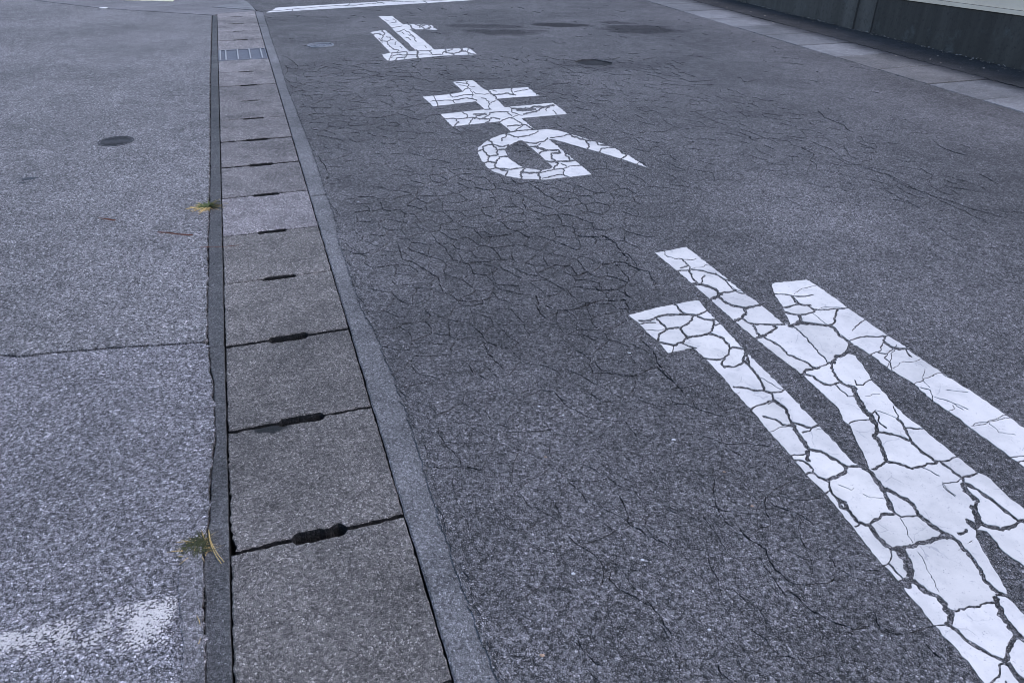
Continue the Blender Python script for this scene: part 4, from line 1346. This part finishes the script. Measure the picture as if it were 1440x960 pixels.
def weed(c, label, n_g, n_s, ln, seed, spread=.012, wd=.0028, gm='green blade'):
    rr = random.Random(seed)
    root = empty('weed', (c.x, c.y, 0))
    tag(root, label, 'weed')
    for nm, n_, mt, l0, lift in (('green_blades', n_g, gm, ln * .7, .8), ('dry_blades', n_s, 'straw blade', ln * 1.05, .3)):
        bm = bmesh.new()
        for i in range(n_):
            an = rr.random() * math.tau
            L_ = l0 * rr.uniform(.55, 1.1)
            b = c + Vector((rr.gauss(0, spread), rr.gauss(0, spread), .0))
            lf = L_ * lift * rr.uniform(.5, 1.3)
            blade(bm, b, (math.cos(an), math.sin(an)), L_, wd * rr.uniform(.7, 1.3), lf, lf * rr.uniform(.5, 1.0))
        me = bm_obj(nm, bm, mt)
        child(me, root)
    return root
weed(P(293, 292), 'small star shaped weed with yellow outer blades, in the left gutter joint', 80, 60, .088, 61, .007, .007)
weed(P(279, 769), 'mossy dark green tuft with a few straw blades beside the nearest gutter covers', 260, 40, .04, 62, .013, .0028, 'moss blade')

def needle(pts, label, mat, w_=.0022, split=True, name='pine_needle', z=.004):
    rr = random.Random(len(label))
    bm = bmesh.new()
    for s_ in ((-1, 1) if split else (0,)):
        q = [P(*p_) for p_ in pts]
        n = len(q)
        prev = None
        for i, p_ in enumerate(q):
            d = (q[min(i + 1, n - 1)] - q[max(i - 1, 0)]).normalized()
            s = Vector((-d.y, d.x, 0))
            p2 = p_ + s * s_ * .0035 * (i / (n - 1)) + Vector((0, 0, z + .002 * math.sin(i * 2.1)))
            r = [bm.verts.new(p2 + s * (w_ / 2)), bm.verts.new(p2 + Vector((0, 0, w_ * .8))), bm.verts.new(p2 - s * (w_ / 2))]
            if prev:
                for j in range(2):
                    bm.faces.new((prev[j], r[j], r[j + 1], prev[j + 1]))
                bm.faces.new((prev[2], r[2], r[0], prev[0]))
            prev = r
    return tag(bm_obj(name, bm, mat), label, 'pine needle', 'fallen pine needles')
needle([(222, 328), (236, 329), (252, 330.5), (271, 332)], 'reddish brown pine needle on the forecourt left of the gutter, the thickest one', 'pine needle', .0042)
needle([(139, 308), (150, 309.5), (163, 311)], 'short faint reddish pine needle farthest left on the forecourt', 'pine needle', .003)
needle([(282, 349), (300, 348.5), (318, 347.5), (336, 346)], 'thin brown pine needle lying across the left gutter rim onto a cover', 'pine needle', .0022, False)
needle([(294, 747), (296, 762), (300, 772), (306, 783), (314, 794)], 'straw coloured pair of dry needles hanging from the dark green tuft', 'straw blade', .0024, True, z=.006)
needle([(277, 866), (281, 875), (284, 888), (283, 898), (280, 907)], 'pale curved dry needle in the joint near the bottom of the view', 'straw blade', .0022, False)

def chip(u, v, r, label, mat='pale stone', seed=0):
    rr = random.Random(seed * 7 + 1)
    c = P(u, v)
    bm = bmesh.new()
    r *= .8
    bmesh.ops.create_icosphere(bm, subdivisions=2, radius=r)
    for v_ in bm.verts:
        k_ = 1 + rr.uniform(-.22, .22)
        v_.co = Vector((v_.co.x * k_ * 1.2, v_.co.y * k_ * .85, v_.co.z * .4 * k_)) + Vector((c.x, c.y, .004 + r * .35))
    return tag(bm_obj('loose_chip', bm, mat), label, 'stone chip', 'loose stone chips on the road')
chip(885, 498, .0055, 'white stone chip just left of the short bar of the large painted character', seed=1)
chip(792, 585.7, .0042, 'white stone chip in the middle of the crazed road surface', seed=2)
chip(947, 620, .006, 'flat grey white stone chip near the stem of the large painted character', seed=3)
chip(758, 573, .005, 'dull grey stone chip on the crazed road, left of the white chip', seed=4)
chip(806, 808, .0052, 'white stone chip on the near road, left of a grey one', seed=5)
chip(903, 789, .005, 'grey white upright stone chip on the near road', seed=6)
chip(762, 923, .0055, 'tan stone chip nearest the bottom of the view', 'tan stone', 7)
chip(767, 644, .0042, 'small tan stone chip right of the kerb on the dark road', 'tan stone', 8)
chip(1018, 665, .0042, 'orange tan stone chip on the dark road left of the large character', 'tan stone', 9)
chip(1057, 713, .0045, 'reddish brown stone chip on the dark road left of the large character', 'tan stone', 10)
chip(997, 887, .0042, 'narrow bright white stone chip low in the view, between the cracks', seed=11)
chip(504, 285, .006, 'white stone chip beside the kerb joint', seed=12)
chip(1239, 895, .0035, 'tiny bright white stone chip close to the stem of the large character', seed=13)

# ------------------------------------------------------------------ worn white line on the forecourt
def worn_line():
    rr = random.Random(71)
    root = empty('worn_line', P(150, 880))
    tag(root, 'worn white paint line in flakes on the near left forecourt', 'road marking')
    # line frame: right end at (250, 837)-(250, 900)
    A0, A1 = P(250, 837).to_2d(), P(0, 891).to_2d()
    ex = (A1 - A0).normalized()
    ey = Vector((-ex.y, ex.x))
    if (P(250, 900).to_2d() - A0).dot(ey) < 0:
        ey = -ey
    wd = (P(250, 903).to_2d() - A0).dot(ey)
    from mathutils import noise as mn
    V, F = [], []
    st = .0028
    nx, ny = int(.75 / st), int(wd * 1.25 / st)
    cl = [(P(213, 868).to_2d(), .105, .95), (P(85, 882).to_2d(), .1, .8), (P(160, 878).to_2d(), .1, .55), (P(-5, 905).to_2d(), .09, .8), (P(120, 900).to_2d(), .14, .5)]
    for i in range(nx):
        for j in range(ny):
            c = A0 + ex * (i * st + rr.uniform(-.2, .2) * st) + ey * (j * st + rr.uniform(-.2, .2) * st)
            if i < 9 and rr.random() < .75 - i * .08: continue
            d = max(s_ * math.exp(-((c - q).length / r_) ** 2) for q, r_, s_ in cl)
            ej = 1 if j * st < wd else max(0, 1 - (j * st - wd) / (wd * .25))
            n_ = mn.noise(Vector((c.x * 170, c.y * 170, 0))) * .5 + .5
            n2 = mn.noise(Vector((c.x * 22, c.y * 22, 5))) * .5 + .5
            if n_ * .62 + n2 * .38 + rr.uniform(-.05, .05) > .84 - .47 * d * ej:
                m = rr.choice((4, 5, 6))
                b = len(V)
                an = rr.random() * 6.28
                R_ = st * rr.uniform(.5, .95)
                o_ = root.location
                for q in range(m):
                    th = an + q / m * math.tau
                    V.append((c.x + R_ * rr.uniform(.7, 1.1) * math.cos(th) - o_.x, c.y + R_ * rr.uniform(.7, 1.1) * math.sin(th) - o_.y, .0017 + rr.random() * .0012))
                F.append(list(range(b, b + m)))
    o = mesh_obj('paint_flakes', V, F, 'road paint', root)
    o.color = (.9, .9, .9, 1)
    o['kind'] = 'stuff'
    print('flakes', len(F))
worn_line()

def grit():
    rr = random.Random(81)
    V, F = [], []
    def crumb(c, r, z):
        b = len(V)
        for q in range(5):
            th = q * 1.2566 + rr.random()
            k_ = r * rr.uniform(.7, 1.2)
            V.append((c.x + k_ * math.cos(th), c.y + k_ * math.sin(th), z))
        V.append((c.x, c.y, z + r * rr.uniform(.5, .9)))
        F.extend([(b + q, b + (q + 1) % 5, b + 5) for q in range(5)])
    rim = [TA(P(*q)) for q in RIM_L]
    for i in range(420):
        j = rr.randrange(len(rim) - 1)
        f = rr.random()
        t = rim[j][0] + (rim[j + 1][0] - rim[j][0]) * f
        a = rim[j][1] + (rim[j + 1][1] - rim[j][1]) * f
        if rr.random() < .55: a = rr.uniform(-.4, 3)
        crumb(G(t - .004 + rr.gauss(0, .009), a), rr.uniform(.0012, .004), .001)
    for i in range(380):
        a = rr.uniform(-.6, 4.5)
        crumb(G(.517 + rr.gauss(0, .012), a), rr.uniform(.0012, .0038), .003)
    o = mesh_obj('grit', V, F, 'asphalt')
    o['kind'] = 'stuff'
    tag(o, 'fine dark grit and crumbs lying along both edges of the gutter', 'grit')
grit()

# pale yellow worn line beyond the forecourt
yl = [P(170, 1.2).to_2d(), P(243, 3.0).to_2d(), P(251, -1.5).to_2d(), P(168, -4).to_2d()]
o = sheet('yellow_line', jitterline(yl, .04, .006, RND, True), [], .0075, .002, ['cream paint', 'soil and gap shade'], .004)
tag(o, 'pale cream worn paint patch at the far left corner', 'road marking')
tag(blob('paint_patch', P(146, 12), .05, .045, 0, .005, 'road paint', .002, .3, 26, 5), 'small white paint patch by the seam at the far left of the forecourt', 'road marking')
